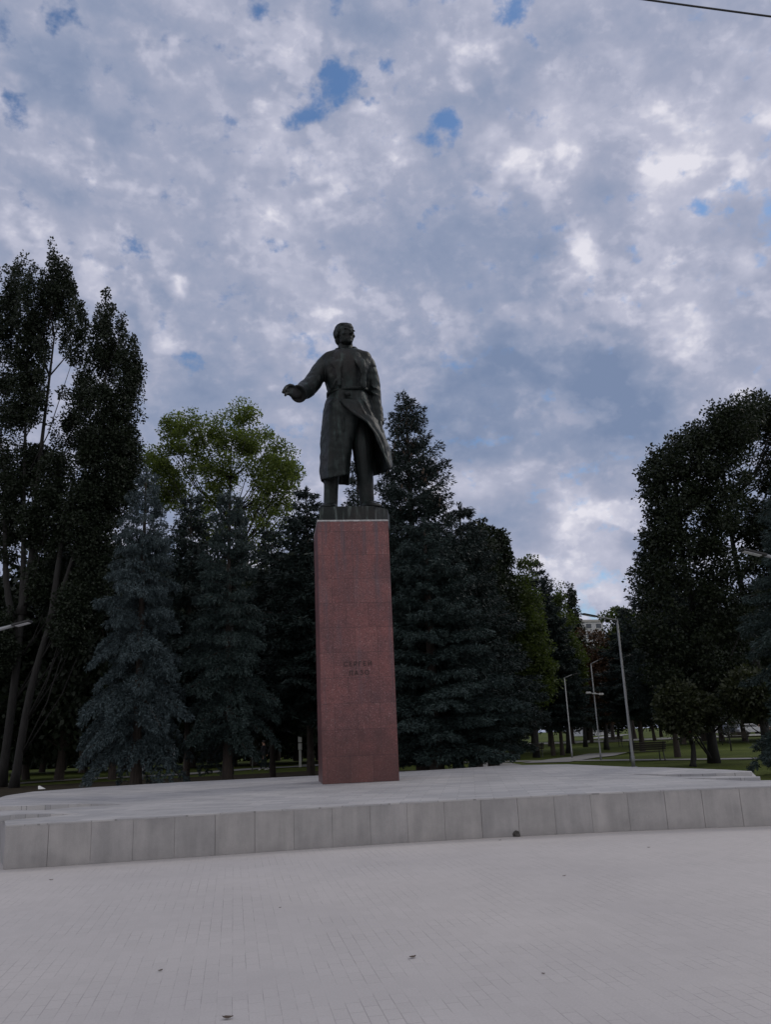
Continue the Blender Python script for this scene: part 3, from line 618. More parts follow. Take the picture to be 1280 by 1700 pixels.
rings.append(rings[0]); bl.loft(rings, False)
bk = S(577, 654, -.58); bl.box(bk+Vector((0, -.01, 0)), (.17, .05, .15), None, .015)
bl.build('belt', MAT['bronze'], statue, True)
for (x, y, dx, dy) in ((549, 839, -.06, -.5), (610, 840, .22, -.38)):
    sh = MB(); b0 = S(x, y, .1);  d = Vector((dx, dy, 0)); rings = []; nrm_ = Vector((-d.y, d.x, 0)).normalized()
    for u, wd, hh in ((-.35, .10, .12), (-.25, .17, .2), (0, .20, .26), (.3, .20, .22), (.6, .22, .15), (.9, .2, .11), (1.08, .12, .06), (1.12, .05, .03)):
        c = Vector((b0.x, b0.y, FZ))+d*u*1.1
        rings.append([c+nrm_*math.cos(2*PI*j/16)*wd+Vector((0, 0, max(.0, hh*.5+math.sin(2*PI*j/16)*hh*.62))) for j in range(16)])
    sh.loft(rings); sh.build('shoe', MAT['bronze'], statue, True)
# bronze plinth plate: front face, chamfered towards the right rear
plm = MB()
plan = [ony(529.5, 850, 21.42), ony(621, 850, 21.55), ony(643.5, 850, 21.95), ony(646, 850, 22.6), ony(600, 850, 22.95), ony(534, 850, 22.85)]
plm.v = [(p.x-SB.x, p.y-SB.y, -.01) for p in plan]+[(p.x-SB.x, p.y-SB.y, FZ) for p in plan]; n = len(plan)
plm.f = [tuple(range(n)), tuple(range(2*n-1, n-1, -1))]+[(i, (i+1) % n, n+(i+1) % n, n+i) for i in range(n)]
pm = bronze_mat('streaked_bronze', .8); 
plo = plm.build('plinth', pm, statue)
bm = bmesh.new(); bm.from_mesh(plo.data); bmesh.ops.bevel(bm, geom=bm.edges[:], offset=.014, segments=2, affect='EDGES'); bm.to_mesh(plo.data); bm.free()
STZ = S(575, 843, 0).z      # where the feet stand in the picture
statue.location.z = SB.z
for ch in statue.children: pass
# ------------------------------------------------------------------ trees
def leaves_from(centers, dirs, n_per, ln, wd, spread, rng, droop=0., jit=.05, flat_=False):
    c = np.repeat(centers, n_per, 0)+rng.normal(0, jit, (len(centers)*n_per, 3)); d = np.repeat(dirs, n_per, 0)
    d = d+rng.normal(0, spread, d.shape); d[:, 2] -= droop; d /= np.linalg.norm(d, axis=1, keepdims=True)+1e-9
    r = rng.normal(0, 1, d.shape); s = np.cross(d, r); s /= np.linalg.norm(s, axis=1, keepdims=True)+1e-9
    k = rng.uniform(.6, 1.25, (len(c), 1)); l = d*ln*k; w_ = s*wd*k*.5
    return np.stack([c, c+l*.45+w_, c+l, c+l*.45-w_], 1)
def spruce_arrays(H, W, seed, droop=.45, zl=.34, nb=7, npuff=9, needle=.17, z0f=.09, power=.85, tipn=1.0):
    rng = np.random.default_rng(seed); cs = []; ds = []; z = H*z0f; lev = 0; br = []
    while z < H-.25:
        f = (H-z)/(H*(1-z0f)); Lb = W*f**power*(1 if f < .92 else .9)
        n = int(nb*(.7+.5*f))+1; ph = rng.uniform(0, 6.28)
        for k in range(n):
            a = ph+2*PI*k/n+rng.normal(0, .25); L_ = Lb*rng.choice([.6, .78, .92, 1.02, 1.14 if f < .8 else 1.])*rng.uniform(.92, 1.08)+.10; zz_ = z+rng.normal(0, zl*.35)
            dr = np.array([math.cos(a), math.sin(a), 0]); sd_ = np.array([-math.sin(a), math.cos(a), 0]); dd = droop*(.35+.65*f)*rng.uniform(.7, 1.3)
            up_ = .42*(1-f)+.16; end = None
            nt_ = max(3, int(L_/.17))
            for i in range(nt_):
                t = (i+1)/nt_
                if t < .14: continue
                p = np.array([0, 0, zz_])+dr*L_*t+np.array([0, 0, L_*(up_*t-dd*t*t+.10*t**4)])
                tl = (.30*L_*(1-t)**.7+.16)*rng.uniform(.7, 1.2)
                cs.append(p); ds.append(dr+np.array([0, 0, -.15]))
                for sg in (-1, 1):
                    m_ = max(1, int(tl/.13))
                    for q in range(m_):
                        u = (q+1)/m_
                        cs.append(p+(sd_*sg*.85+dr*.5)*tl*u+np.array([0, 0, -.32*tl*u*u*(1+dd)])); ds.append(sd_*sg*.7+dr*.6+np.array([0, 0, -.3*dd]))
                for e_ in range(3 if tipn > 1 else 0):
                    for sg in (-1, 1): cs.append(p+(sd_*sg*.85+dr*.5)*tl+np.array([0, 0, -.32*tl*(1+dd)-.05*e_])+rng.normal(0, .035, 3)); ds.append(dr*.4+sd_*sg*.3+np.array([0, 0, -.8]))
                if rng.random() < .5*dd+.15:                   # hanging sprays
                    cs.append(p+np.array([0, 0, -.14])+rng.normal(0, .04, 3)); ds.append(np.array([0, 0, -1.])+dr*.3)
                end = p
            br.append((np.array([0, 0, zz_]), end if end is not None else dr*L_))
        z += zl*rng.uniform(.8, 1.2)*(.75+.35*f); lev += 1
    for i in range(10): cs.append(np.array([0, 0, H-.5+i*.05])); ds.append(np.array([0, 0, 1.]))
    Q = leaves_from(np.array(cs), np.array(ds), npuff, needle, needle*.26, .55, rng, .05, .035)
    return Q, br, rng
def trunk_mesh(name, H, r, branches, lean=0., bn=5, rb=.03):
    m = MB(); pts = [(lean*math.sin(i*.7)*.1, lean*math.cos(i*.9)*.08, H*i/10) for i in range(11)]
    m.tube(pts, [r*(1.25 if i == 0 else 1)*(1-i/10.6)**.8 for i in range(11)], 12)
    for a, b in branches: m.tube([a, (np.array(a)*.5+np.array(b)*.5)+np.array([0, 0, .05]), b], [rb, rb*.7, rb*.3], bn)
    return m.mesh(name)
def make_spruce(H, W, seed, fmat, tr=1., **kw):
    Q, br, rng = spruce_arrays(H, W, seed, **kw)
    return (quads_mesh('needle_crown', Q), trunk_mesh('trunk', H*.985, (.05+H*.015)*tr, br[::2]), H, W, fmat)
def plant(name, proto, loc, label, cat_, group, H, W=None, rz=0, mat=None):
    cr, tr, h, w_, fm = proto[:5]; k = H/h; kw = (W/w_ if W else k)
    t = thing(name, loc, label, cat_, group, rz)
    a = bpy.data.objects.new('trunk', tr); b = bpy.data.objects.new('crown', cr)
    for o in (a, b): C.objects.link(o); o.parent = t; o.scale = (kw, kw, k)
    if not tr.materials: tr.materials.append(MAT['barkd'])
    if not cr.materials: cr.materials.append(MAT[fm])
    if mat:
        b.material_slots[0].link = 'OBJECT'; b.material_slots[0].material = MAT[mat]
    return t
def topz(px, py, Y): return ony(px, py, Y).z
def at(px, Y):                                              # ground point under a picture column
    h = 1226-(px-640)*.0426
    for _ in range(3):
        q = ony(px, h+1.6*FPX/Y, Y); 
    return Vector((q.x, Y, 0))
# prototypes
sp_blue = make_spruce(11.8, 2.35, 11, 'f_blue', droop=.8, zl=.47, nb=5, npuff=12, needle=.13, power=.68, z0f=.16, tipn=2)
sp_blue2 = make_spruce(11.2, 2.2, 12, 'f_blue', droop=.75, zl=.47, nb=5, npuff=12, needle=.13, power=.68, z0f=.17, tipn=2)
sp_dark = make_spruce(14, 3.0, 13, 'f_dark', droop=.45, zl=.5, nb=6, npuff=9, needle=.20, power=.85, z0f=.16)
sp_tall = make_spruce(15, 4.2, 15, 'f_dark', droop=.22, zl=.42, nb=7, npuff=9, needle=.17, power=.84, z0f=.12)
sp_high = make_spruce(13, 2.8, 16, 'f_dark', droop=.3, zl=.5, nb=6, npuff=7, needle=.24, power=.8, z0f=.235, tr=.6)
sp_mid = make_spruce(13, 2.9, 14, 'f_mid', droop=.4, zl=.5, nb=5, npuff=10, needle=.16, power=.75, z0f=.14, tipn=2)
def tree_top(px, py, Y): 
    q = ony(px, py, Y); return Vector((q.x, q.y, 0)), q.z
GS = 'blue and green spruces standing behind the terrace'
def spr(proto, px, py, Y, W, label, rz=0., mat=None, group=GS):
    loc, H = tree_top(px, py, Y); return plant('spruce_tree', proto, loc, label, 'spruce', group, H, W, rz, mat)
spr(sp_blue, 243, 775, 31, 2.0, 'silvery blue spruce, palest and nearest of the pair left of the pedestal', .3)
spr(sp_blue2, 381, 812, 32.5, 1.95, 'blue-grey spruce directly right of the palest blue spruce', 1.7, 'f_mid')
spr(sp_high, 318, 822, 38, 2.6, 'dark spruce showing between the two blue spruces on the left', .8)
spr(sp_high, 508, 812, 36, 3.0, 'dark green spruce whose crown touches the left edge of the red pedestal', 2.1)
spr(sp_high, 450, 880, 40, 2.6, 'low dark spruce between the blue-grey spruce and the one behind the pedestal edge', 4.1, 'f_dark')
spr(sp_dark, 592, 768, 41, 2.4, 'slim dark spruce top seen between the legs of the statue', .5)
s5 = spr(sp_tall, 673, 662, 33.5, 4.2, 'tallest dark spruce with brown cones at the top, right behind the statue', .2)
spr(sp_mid, 703, 860, 30.5, 3.0, 'teal-green spruce with pale branch tips immediately right of the pedestal', 1.1)
spr(sp_mid, 762, 835, 35, 2.9, 'green spruce between the teal spruce and the upright oaks', 2.6, 'f_dark')
spr(sp_mid, 742, 960, 31.5, 2.4, 'short spruce with low sweeping boughs over the lawn right of the pedestal', 5.1)
spr(sp_dark, 796, 935, 42, 2.8, 'dark spruce at the edge of the olive tree on the right', .9)
spr(sp_high, 890, 930, 60, 2.6, 'narrow spruce top rising just right of the olive crown', 3.0)
spr(sp_high, 914, 1035, 60, 2.6, 'blue-green spruce behind the third lamp post', 1.2, None)
spr(sp_high, 1078, 880, 47, 2.8, 'spruce with bare pointed tip beside the big linden', 2.2)
spr(sp_blue, 1300, 790, 27, 2.4, 'blue spruce cut by the right edge of the photo', 1.0, 'f_mid')
spr(sp_high, 1040, 1010, 62, 3.4, 'dark spruce directly behind the nearest lamp post', 4.0, 'f_dark')
# cones near the top of the tallest spruce
rng = np.random.default_rng(5); H5 = topz(673, 662, 33.5); cc = []
for i in range(150):
    f = rng.uniform(.02, .36); a = rng.uniform(0, 6.28); r_ = 4.2*f**.84*rng.uniform(.55, .98); cc.append([math.cos(a)*r_, math.sin(a)*r_, H5*(1-f*.9)])
co_ = leaves_from(np.array(cc), np.tile([0, 0, -1.], (len(cc), 1)), 3, .16, .06, .15, rng)
crn = [c for c in s5.children if c.name.startswith('crown')][0]; old = crn.data; nv = len(old.vertices); av = np.empty(nv*3, np.float32); old.vertices.foreach_get('co', av)
nw = quads_mesh('needle_crown', np.concatenate([av.reshape(-1, 4, 3), co_/np.array(crn.scale)])); nw.materials.append(MAT['f_dark']); nw.materials.append(MAT['f_cone'])
mi = np.zeros(len(nw.polygons), np.int32); mi[nv//4:] = 1; nw.polygons.foreach_set('material_index', mi); crn.data = nw
# broadleaf trees
def broadleaf(name, loc, label, cat_, group, env, ncl, rc, leaf, nleaf, seed, mat, tr, H, upswept=.9, stems=None, flatz=.8, bark='bark', shell=.45, nlimb=46):
    rng = np.random.default_rng(seed); cs = []
    vol = np.array([e[3]*e[4]*e[5] for e in env])**.8; vol /= vol.sum()
    es = []
    for i in range(ncl):
        e = env[i % len(env)] if i < 7*len(env) else env[rng.choice(len(env), p=vol)]; es.append(min(1., max(.28, e[3]/.6))); d = rng.normal(0, 1, 3); d /= np.linalg.norm(d); rr = rng.uniform(shell**3, 1)**(1/3)*rng.choice([.85, .95, 1.1])
        cs.append([e[0]+d[0]*e[3]*rr, e[1]+d[1]*e[4]*rr, e[2]+d[2]*e[5]*rr])
    cs = np.array(cs); per = nleaf//ncl; R_ = rng.uniform(.55, 1.35, (ncl, 1, 1))*rc*np.array(es)[:, None, None]
    off = rng.normal(0, 1, (ncl, per, 3)); off /= np.linalg.norm(off, axis=2, keepdims=True); off *= rng.uniform(.1, 1, (ncl, per, 1))**.5; off[:, :, 2] *= flatz*(1+2.2*(1-np.array(es)[:, None])); P_ = (cs[:, None, :]+off*R_).reshape(-1, 3)
    dr = off.reshape(-1, 3)+rng.normal(0, .4, (ncl*per, 3)); dr[:, 2] -= .15
    keep = rng.random(ncl*per) < np.repeat(np.array(es)**1.3, per); P_ = P_[keep]; dr = dr[keep]
    Q = leaves_from(P_, dr, 1, leaf, leaf*.72, .3, rng, 0, 0)
    t = thing(name, loc, label, cat_, group)
    link('crown', quads_mesh('crown', Q), MAT[mat], t)
    m = MB(); stems = stems or [[(0, 0, 0), (.1, 0, H*.3), (-.1, .1, H*.6), (0, 0, H*.92)]]
    for s_ in stems:
        c_ = cat([(*p,) for p in s_], 4); n_ = len(c_); m.tube(c_, [tr*(1.35 if i == 0 else 1)*(1-i/(n_*1.03))**.75 for i in range(n_)], 12)
    for i in rng.permutation(ncl)[:nlimb]:
        e = cs[i]; best = None
        for s_ in stems:
            for p in cat([(*p,) for p in s_], 3):
                dh = math.hypot(e[0]-p[0], e[1]-p[1]); 
                sc_ = abs((e[2]-p[2])-dh*upswept*1.1-.3)+dh*.6
                if best is None or sc_ < best[0]: best = (sc_, p)
        p = np.array(best[1]); mid = p*.5+e*.5+np.array([0, 0, -.12*np.linalg.norm(e-p)]); l_ = np.linalg.norm(e-p); r_ = min(tr*.22, .009*l_+.015)
        m.tube([p, mid, e], [r_, r_*.65, .012], 6)
    link('trunk', m.mesh('trunk'), MAT[bark], t, True); return t
def W3(base, px, py, Y): q = ony(px, py, Y); return (q.x-base.x, q.y-base.y, q.z)
def EP(base, px, py, Y, rpx, ry, rz):                         # an ellipsoid of foliage around a point; sizes in picture units at that depth
    k = Y/FPX; c = W3(base, px, py, Y); return (*c, rpx*k, ry, rz*k)
GL = 'tall upright trees at the left'
b = Vector((-20.2, 45, 0)); Y = 44
FN = [(90,436,4.5,32),(38,446,4,26),(20,452,4,26),(110,455,4.5,32),(56,462,4,26),(74,470,4,28),(128,512,4.5,34),(141,540,4,34),(8,540,14,100),(20,500,11,72),(45,512,12,82),(62,530,11,75),(78,530,11,85),(94,474,12,60),(112,520,13,105),(129,590,11,85),(38,640,17,110),(5,690,18,130),(64,640,12,90),(112,730,16,100),(90,810,24,60),(22,820,26,70),(55,770,20,60),(60,880,24,40),(8,900,18,50),(100,880,16,46),(75,965,20,48),(108,960,24,60),(8,1065,18,46)]
env = [EP(b, x_, y_, Y+((i_*37) % 5-2)*.4, rx_, .9, rz_) for i_, (x_, y_, rx_, rz_) in enumerate(FN)]
broadleaf('upright_oak_tree', b, 'tallest dark upright tree at the far left with several steep limbs', 'tree', GL, env, 600, .66, .145, 150000, 31, 'l_dark', .23, 26,
          stems=[[(.0, 0, 0), W3(b, 28, 1100, Y), W3(b, 38, 960, Y), W3(b, 40, 800, Y), W3(b, 45, 600, Y)], [W3(b, 34, 1020, Y), W3(b, 52, 930, Y), W3(b, 62, 800, Y), W3(b, 90, 560, Y)], [W3(b, 30, 1060, Y), W3(b, 10, 960, Y), W3(b, 8, 760, Y)]], upswept=2.2, shell=.2, nlimb=40)
b = Vector((-18.9, 43.5, 0)); Y = 43
FN = [(180,504,3,30),(204,552,4,30),(163,540,4,36),(222,585,5,30),(229,620,6,34),(179,530,7,46),(168,580,13,60),(187,590,12,62),(208,615,12,60),(222,650,10,52),(165,690,17,95),(200,720,20,90),(220,750,12,58),(148,770,18,80),(188,820,26,60),(135,850,26,60),(160,900,34,50),(206,800,18,50),(140,660,10,60),(150,980,28,60),(120,1030,22,50)]
env = [EP(b, x_, y_, Y+((i_*37) % 5-2)*.4, rx_, .9, rz_) for i_, (x_, y_, rx_, rz_) in enumerate(FN)]
broadleaf('upright_oak_tree', b, 'dark upright tree with a single pointed top, second from the left edge', 'tree', GL, env, 480, .66, .145, 120000, 32, 'l_dark', .21, 24,
          stems=[[(0, 0, 0), W3(b, 50, 1150, Y), W3(b, 85, 1030, Y), W3(b, 120, 930, Y), W3(b, 165, 760, Y), W3(b, 178, 560, Y)], [W3(b, 85, 1035, Y), W3(b, 98, 930, Y), W3(b, 120, 800, Y)]], upswept=2.0, shell=.2, nlimb=26)
b = at(380, 50); Y = 50
env = [EP(b, 380, 760, Y, 60, 2.5, 70), EP(b, 300, 770, Y, 45, 2.2, 62), EP(b, 455, 800, Y, 44, 2.2, 62), EP(b, 400, 720, Y, 52, 2, 40), EP(b, 325, 715, Y, 30, 1.6, 28), EP(b, 460, 760, Y, 36, 1.8, 36), EP(b, 270, 800, Y, 34, 2, 50), EP(b, 430, 870, Y, 60, 2.2, 60), EP(b, 350, 860, Y, 60, 2.2, 60), EP(b, 400, 690, Y, 24, 1.2, 14), EP(b, 482, 800, Y, 22, 1.4, 44), EP(b, 258, 770, Y, 20, 1.3, 34), EP(b, 290, 705, Y, 18, 1, 22)]
broadleaf('maple_tree', b, 'yellow-green maple crown glowing above the blue spruces', 'tree', None, env, 350, .60, .15, 48000, 33, 'l_maple', .22, 21, upswept=1.0, shell=.35, nlimb=80)
for k, (px, py, Y, wpx, hpx, lab, mt, sd_, nm) in enumerate((
        (800, 905, 50, 17, 50, 'slim dark upright oak beside the green spruce on the right', 'l_dark', 41, 'upright_oak_tree'),
        (826, 915, 55, 15, 55, 'slim dark upright oak, second of the pair above the olive tree', 'l_dark', 42, 'upright_oak_tree'),
        (946, 1010, 85, 9, 36, 'small distant upright tree left of the nearest lamp head', 'l_dark', 43, 'upright_oak_tree'))):
    loc, H = tree_top(px, py-hpx, Y); k_ = Y/FPX
    env = [(0, 0, H-hpx*k_, wpx*k_, 1., hpx*k_), (-wpx*k_*.5, 0, H-hpx*k_*1.5, wpx*k_*.7, 1, hpx*k_), (wpx*k_*.6, 0, H-hpx*k_*1.4, wpx*k_*.6, 1, hpx*k_*.9), (0, 0, H-hpx*k_*2.6, wpx*k_*1.5, 1.3, hpx*k_*1.3)]
    broadleaf(nm, loc, lab, 'tree', 'upright oaks in the distance', env, 90, .5, .2, 11000, sd_, mt, .2, H, upswept=2.2, shell=.15, nlimb=14)
def round_tree(px, py, Y, wpx, hpx, label, mat, seed, nm, n=30000, leaf=.18, grp=None, tr=.2, ncl=200, rc=.6, low=0):
    """py = top of crown, hpx = crown half height"""
    loc, H = tree_top(px, py, Y); k_ = Y/FPX; R_ = wpx*k_; Hh_ = hpx*k_; rg = random.Random(seed)
    env = [(0, 0, H-Hh_, R_*.8, R_*.8, Hh_*.95)]
    for i in range(7): env.append((rg.uniform(-.55, .55)*R_, rg.uniform(-.5, .5)*R_, H-Hh_*rg.uniform(.6, 1.5), R_*rg.uniform(.35, .55), R_*rg.uniform(.35, .5), Hh_*rg.uniform(.3, .45)))
    return broadleaf(nm, loc, label, 'tree', grp, env, ncl, rc, leaf, n, seed, mat, tr, H*.85, upswept=.8, shell=.3, nlimb=36)
round_tree(862, 912, 57, 42, 140, 'olive-green leafy tree between the spruces and the lamp posts', 'l_olive', 51, 'birch_tree', 42000, .17, ncl=300)
round_tree(918, 962, 64, 34, 110, 'lighter green drooping tree right of the olive tree', 'l_olive', 52, 'birch_tree', 30000, .18, ncl=220)
round_tree(985, 1030, 70, 40, 90, 'reddish-brown tree behind the second lamp post', 'l_red', 53, 'plum_tree', 24000, .22, ncl=180)
round_tree(1022, 1000, 74, 34, 80, 'round green tree above the head of the nearest lamp', 'l_olive', 54, 'maple_tree', 20000, .24, ncl=150)
b = at(1185, 38); Y = 37
env = [EP(b, 1130, 790, Y, 48, 2.2, 62), EP(b, 1100, 790, Y, 30, 1.6, 30), EP(b, 1180, 745, Y, 52, 2.2, 55), EP(b, 1215, 720, Y, 50, 2.2, 48), EP(b, 1160, 870, Y, 60, 2.5, 80), EP(b, 1130, 930, Y, 50, 2.3, 60), EP(b, 1210, 820, Y, 46, 2.2, 70), EP(b, 1190, 1000, Y, 70, 2.5, 80), EP(b, 1105, 845, Y, 22, 1.4, 36), EP(b, 1170, 1080, Y, 60, 2.2, 50), EP(b, 1100, 1040, Y, 45, 2, 60), EP(b, 1185, 1130, Y, 60, 2, 40), EP(b, 1110, 1120, Y, 40, 2, 40), EP(b, 1092, 960, Y, 24, 1.6, 50), EP(b, 1102, 890, Y, 24, 1.6, 40), EP(b, 1120, 745, Y, 12, .8, 16), EP(b, 1152, 728, Y, 12, .8, 18), EP(b, 1088, 765, Y, 9, .7, 14), EP(b, 1195, 690, Y, 14, .8, 18), EP(b, 1078, 822, Y, 9, .7, 14), EP(b, 1073, 790, Y, 8, .7, 10)]
broadleaf('linden_tree', b, 'big dark linden with ragged left edge filling the right side', 'tree', 'big lindens at the right', env, 500, .60, .14, 84000, 61, 'l_lin', .22, 15, upswept=.9, shell=.25, nlimb=90)
b = at(1275, 41); Y = 40
env = [EP(b, 1270, 700, Y, 46, 2.2, 40), EP(b, 1225, 705, Y, 34, 1.8, 34), EP(b, 1290, 780, Y, 30, 2, 40), EP(b, 1330, 740, Y, 50, 2.2, 70), EP(b, 1290, 900, Y, 60, 2.4, 60), EP(b, 1250, 860, Y, 34, 2, 40), EP(b, 1300, 1000, Y, 60, 2.4, 60)]
broadleaf('linden_tree', b, 'tallest linden at the right edge with olive tinted top', 'tree', 'big lindens at the right', env, 270, .6, .15, 42000, 62, 'l_lin', .22, 17, upswept=.9, shell=.3, nlimb=90)
round_tree(1133, 1136, 35.5, 46, 36, 'small round-headed tree behind the bench', 'l_globe', 63, 'globe_tree', 16000, .16, 'small round-headed trees on the lawn', .12, 110, .5)
round_tree(1252, 1104, 34.5, 52, 44, 'larger round-headed tree at the right edge of the lawn', 'l_globe', 64, 'globe_tree', 20000, .16, 'small round-headed trees on the lawn', .16, 130, .5)
# dark belt of trees farther off, every one its own
def belt_proto(seed, mat, H=12., R_=4., low=.16):
    rng = np.random.default_rng(seed); ncl = 130; cs = []
    for i in range(ncl):
        z = rng.uniform(low, 1.)**.9; rr = R_*math.sqrt(max(.05, 1-((z-.5)/.55)**2))*rng.uniform(.3, 1.); a = rng.uniform(0, 6.28); cs.append([math.cos(a)*rr, math.sin(a)*rr, z*H*.96])
    cs = np.array(cs); per = 110; off = rng.normal(0, 1, (ncl, per, 3)); off /= np.linalg.norm(off, axis=2, keepdims=True); off *= rng.uniform(.1, 1.25, (ncl, per, 1)); P_ = (cs[:, None, :]+off).reshape(-1, 3)
    Q = leaves_from(P_, off.reshape(-1, 3)+rng.normal(0, .4, (ncl*per, 3)), 1, .36, .26, .3, rng, 0, 0)
    br = [(np.array([0, 0, max(1.5, c[2]*.55)]), c) for c in cs[::4]]
    return (quads_mesh('crown', Q), trunk_mesh('trunk', H*.85, .22, br, 1., 5, .05), H, R_, mat)
bp = [belt_proto(71, 'l_dark'), belt_proto(72, 'l_lin'), belt_proto(73, 'l_dark')]
bh = [belt_proto(74, 'l_dark', low=.3), belt_proto(75, 'l_lin', low=.33)]
rg = random.Random(9)
belt = []
for px in range(-120, 1420, 34):
    Y = rg.uniform(68, 84); top = 955+rg.uniform(-25, 25)
    if 880 < px < 1080: top = 1075+rg.uniform(-20, 20); Y = rg.uniform(95, 120)
    if 820 < px <= 880: top = 1000
    if px >= 1080: top = 1010+rg.uniform(-30, 30); Y = rg.uniform(72, 95)
    if px < 130: top = 1050+rg.uniform(-20, 20)
    belt.append((px, top, Y))
for px in range(-60, 1400, 60): belt.append((px+rg.uniform(-10, 10), 1110+rg.uniform(-25, 25), rg.uniform(125, 150)))
words = ['left of all spruces', 'behind the blue spruces', 'behind the pedestal', 'behind the dark spruces', 'behind the lamp posts', 'behind the lindens']
ordw = ['leftmost', 'second from the left', 'third from the left', 'fourth from the left', 'fifth from the left', 'sixth from the left', 'seventh from the left', 'eighth from the left', 'ninth from the left', 'tenth from the left', 'eleventh from the left', 'twelfth from the left']; cnt_ = {}
belt.sort(key=lambda q: q[0])
for i, (px, top, Y) in enumerate(belt):
    loc, H = tree_top(px, top, Y); z = min(5, max(0, int(px/215)))
    gk = ['nearer', 'farther'][Y > 124]+' dark background trees '+words[z]; od = ordw[cnt_.get(gk, 0)]; cnt_[gk] = cnt_.get(gk, 0)+1
    plant('background_tree', bp[i % 3] if px < 830 or Y > 124 else bh[i % 2], loc, od+' of the '+gk, 'tree', gk, H, H*.36 if Y < 125 else H*.5, rg.uniform(0, 6.28), None)
# near dark trunks/understory trees on the left that close the gap beside the tall trees
for (px, top, Y, W_) in ((120, 905, 52, 4.6), (60, 1035, 56, 4.), (200, 900, 50, 3.6), (-30, 950, 50, 4.5), (560, 880, 55, 4.2), (640, 900, 55, 4.2)):
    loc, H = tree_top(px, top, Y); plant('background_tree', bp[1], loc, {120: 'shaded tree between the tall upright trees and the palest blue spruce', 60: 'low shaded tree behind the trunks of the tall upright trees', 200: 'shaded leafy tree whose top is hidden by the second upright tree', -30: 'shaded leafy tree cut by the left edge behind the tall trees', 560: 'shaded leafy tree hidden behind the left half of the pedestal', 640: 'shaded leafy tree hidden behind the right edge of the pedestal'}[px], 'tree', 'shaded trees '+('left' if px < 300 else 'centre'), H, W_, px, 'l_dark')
# clipped dark hedge that closes the view below the crowns on the left
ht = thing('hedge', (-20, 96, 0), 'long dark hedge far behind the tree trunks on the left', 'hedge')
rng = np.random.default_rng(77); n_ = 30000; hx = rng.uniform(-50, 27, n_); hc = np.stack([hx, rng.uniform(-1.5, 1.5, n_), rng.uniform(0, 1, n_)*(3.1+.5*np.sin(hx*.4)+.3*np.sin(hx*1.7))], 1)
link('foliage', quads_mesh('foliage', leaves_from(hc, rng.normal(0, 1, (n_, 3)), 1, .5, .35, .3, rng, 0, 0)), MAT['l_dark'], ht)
# saplings
for (px, ty, by, lab) in ((1153, 1222, 1262, 'thin young sapling stem right of the bench'), (1126, 1224, 1250, 'thin bare sapling stem above the bench'), (1212, 1218, 1246, 'thin young stem on the lawn near the far bench')):
    base = P2(px+2, by); Hs = ony(px, ty, base.y).z; t = thing('sapling', (base.x, base.y, 0), lab, 'sapling')
    m = MB(); m.tube([(0, 0, 0), (.03, 0, Hs*.5), (-.02, 0, Hs), (.02, 0, Hs+1.0)], [.05, .04, .03, .015], 8); m.build('trunk', MAT['bark'], t, True)
    rng = np.random.default_rng(px); c_ = rng.normal(0, .38, (60, 3))+np.array([0, 0, Hs+.7]); link('crown', quads_mesh('crown', leaves_from(c_, rng.normal(0, 1, (60, 3)), 10, .12, .08, .4, rng, 0, .1)), MAT['l_lin'], t)
# ------------------------------------------------------------------ lamp posts
def lamp(base, top, armend, label, camn=False, r=.055):
    t = thing('street_lamp', base, label, 'street lamp', 'slim bent-arm park lamps'); tp_ = Vector(top)-Vector(base); ae = Vector(armend)-Vector(base)
    m = MB(); m.tube([(0, 0, 0), (0, 0, .45), (0, 0, .46), tp_], [r*1.35, r*1.35, r, r*.75], 12); m.build('post', MAT['steel'], t, True)
    m = MB(); m.tube([(0, 0, 0), (0, 0, .025)], r*2.6, 16); m.build('base_plate', MAT['steel'], t)
    d = ae-tp_; m = MB(); m.tube([tp_-d.normalized()*.03, tp_+d*.62], [r*.7, r*.6], 10); m.build('arm', MAT['steel'], t, True)
    m = MB(); yaw = math.atan2(d.y, d.x); el = math.asin(d.z/d.length); rot = Matrix.Rotation(yaw, 3, 'Z') @ Matrix.Rotation(-el, 3, 'Y')
    m.box(tp_+d*.81, (d.length*.42, .22, .05), rot, .015); hd = m.build('lamp_head', MAT['dark'], t)
    m = MB(); m.box(tp_+d*.83+rot @ Vector((0, 0, -.03)), (d.length*.3, .16, .012), rot, .004); m.build('lens', MAT['lens'], hd)
    if camn:
        m = MB(); z = camn
        m.box((0, 0, z), (.16, .16, .08), None, .01)
        for s, zo in ((-1, .05), (1, -.05)): m.tube([(0, 0, z), (s*.3, -.1, z+zo)], .02, 6); m.box((s*.34, -.14, z+zo), (.26, .12, .11), None, .02)
        m.build('security_camera', MAT['white'], t)
    return t
base = onz(1052, 1273, 0); lamp((base.x, base.y, 0), ony(1024.5, 1030, base.y), ony(968, 1019, base.y-1.0), 'tall slim grey lamp nearest the terrace with its arm pointing left', r=.062)
base = onz(998, 1262, 0); tpz = ony(981, 1102, base.y); lamp((base.x, base.y, 0), tpz, ony(1001, 1092, base.y), 'middle lamp post with white cameras halfway up', ony(985, 1151, base.y).z, .038)
base = onz(950, 1258, 0); lamp((base.x, base.y, 0), ony(937, 1125, base.y), ony(958, 1116.5, base.y), 'farthest of the three lamp posts, beside the paved patch', False, .038)
# two lamps whose posts stand outside the frame; only their arms reach in
a = ony(-22, 1050, 17.5); base = Vector((a.x, a.y, 0)); lamp(base, a, ony(50, 1031, 17.5), 'pale lamp arm reaching in from the left edge')
a = ony(1330, 936, 17.5); base = Vector((a.x, a.y, 0)); lamp(base, a, ony(1232, 913, 17.5), 'pale lamp arm reaching in from the right edge below the linden')
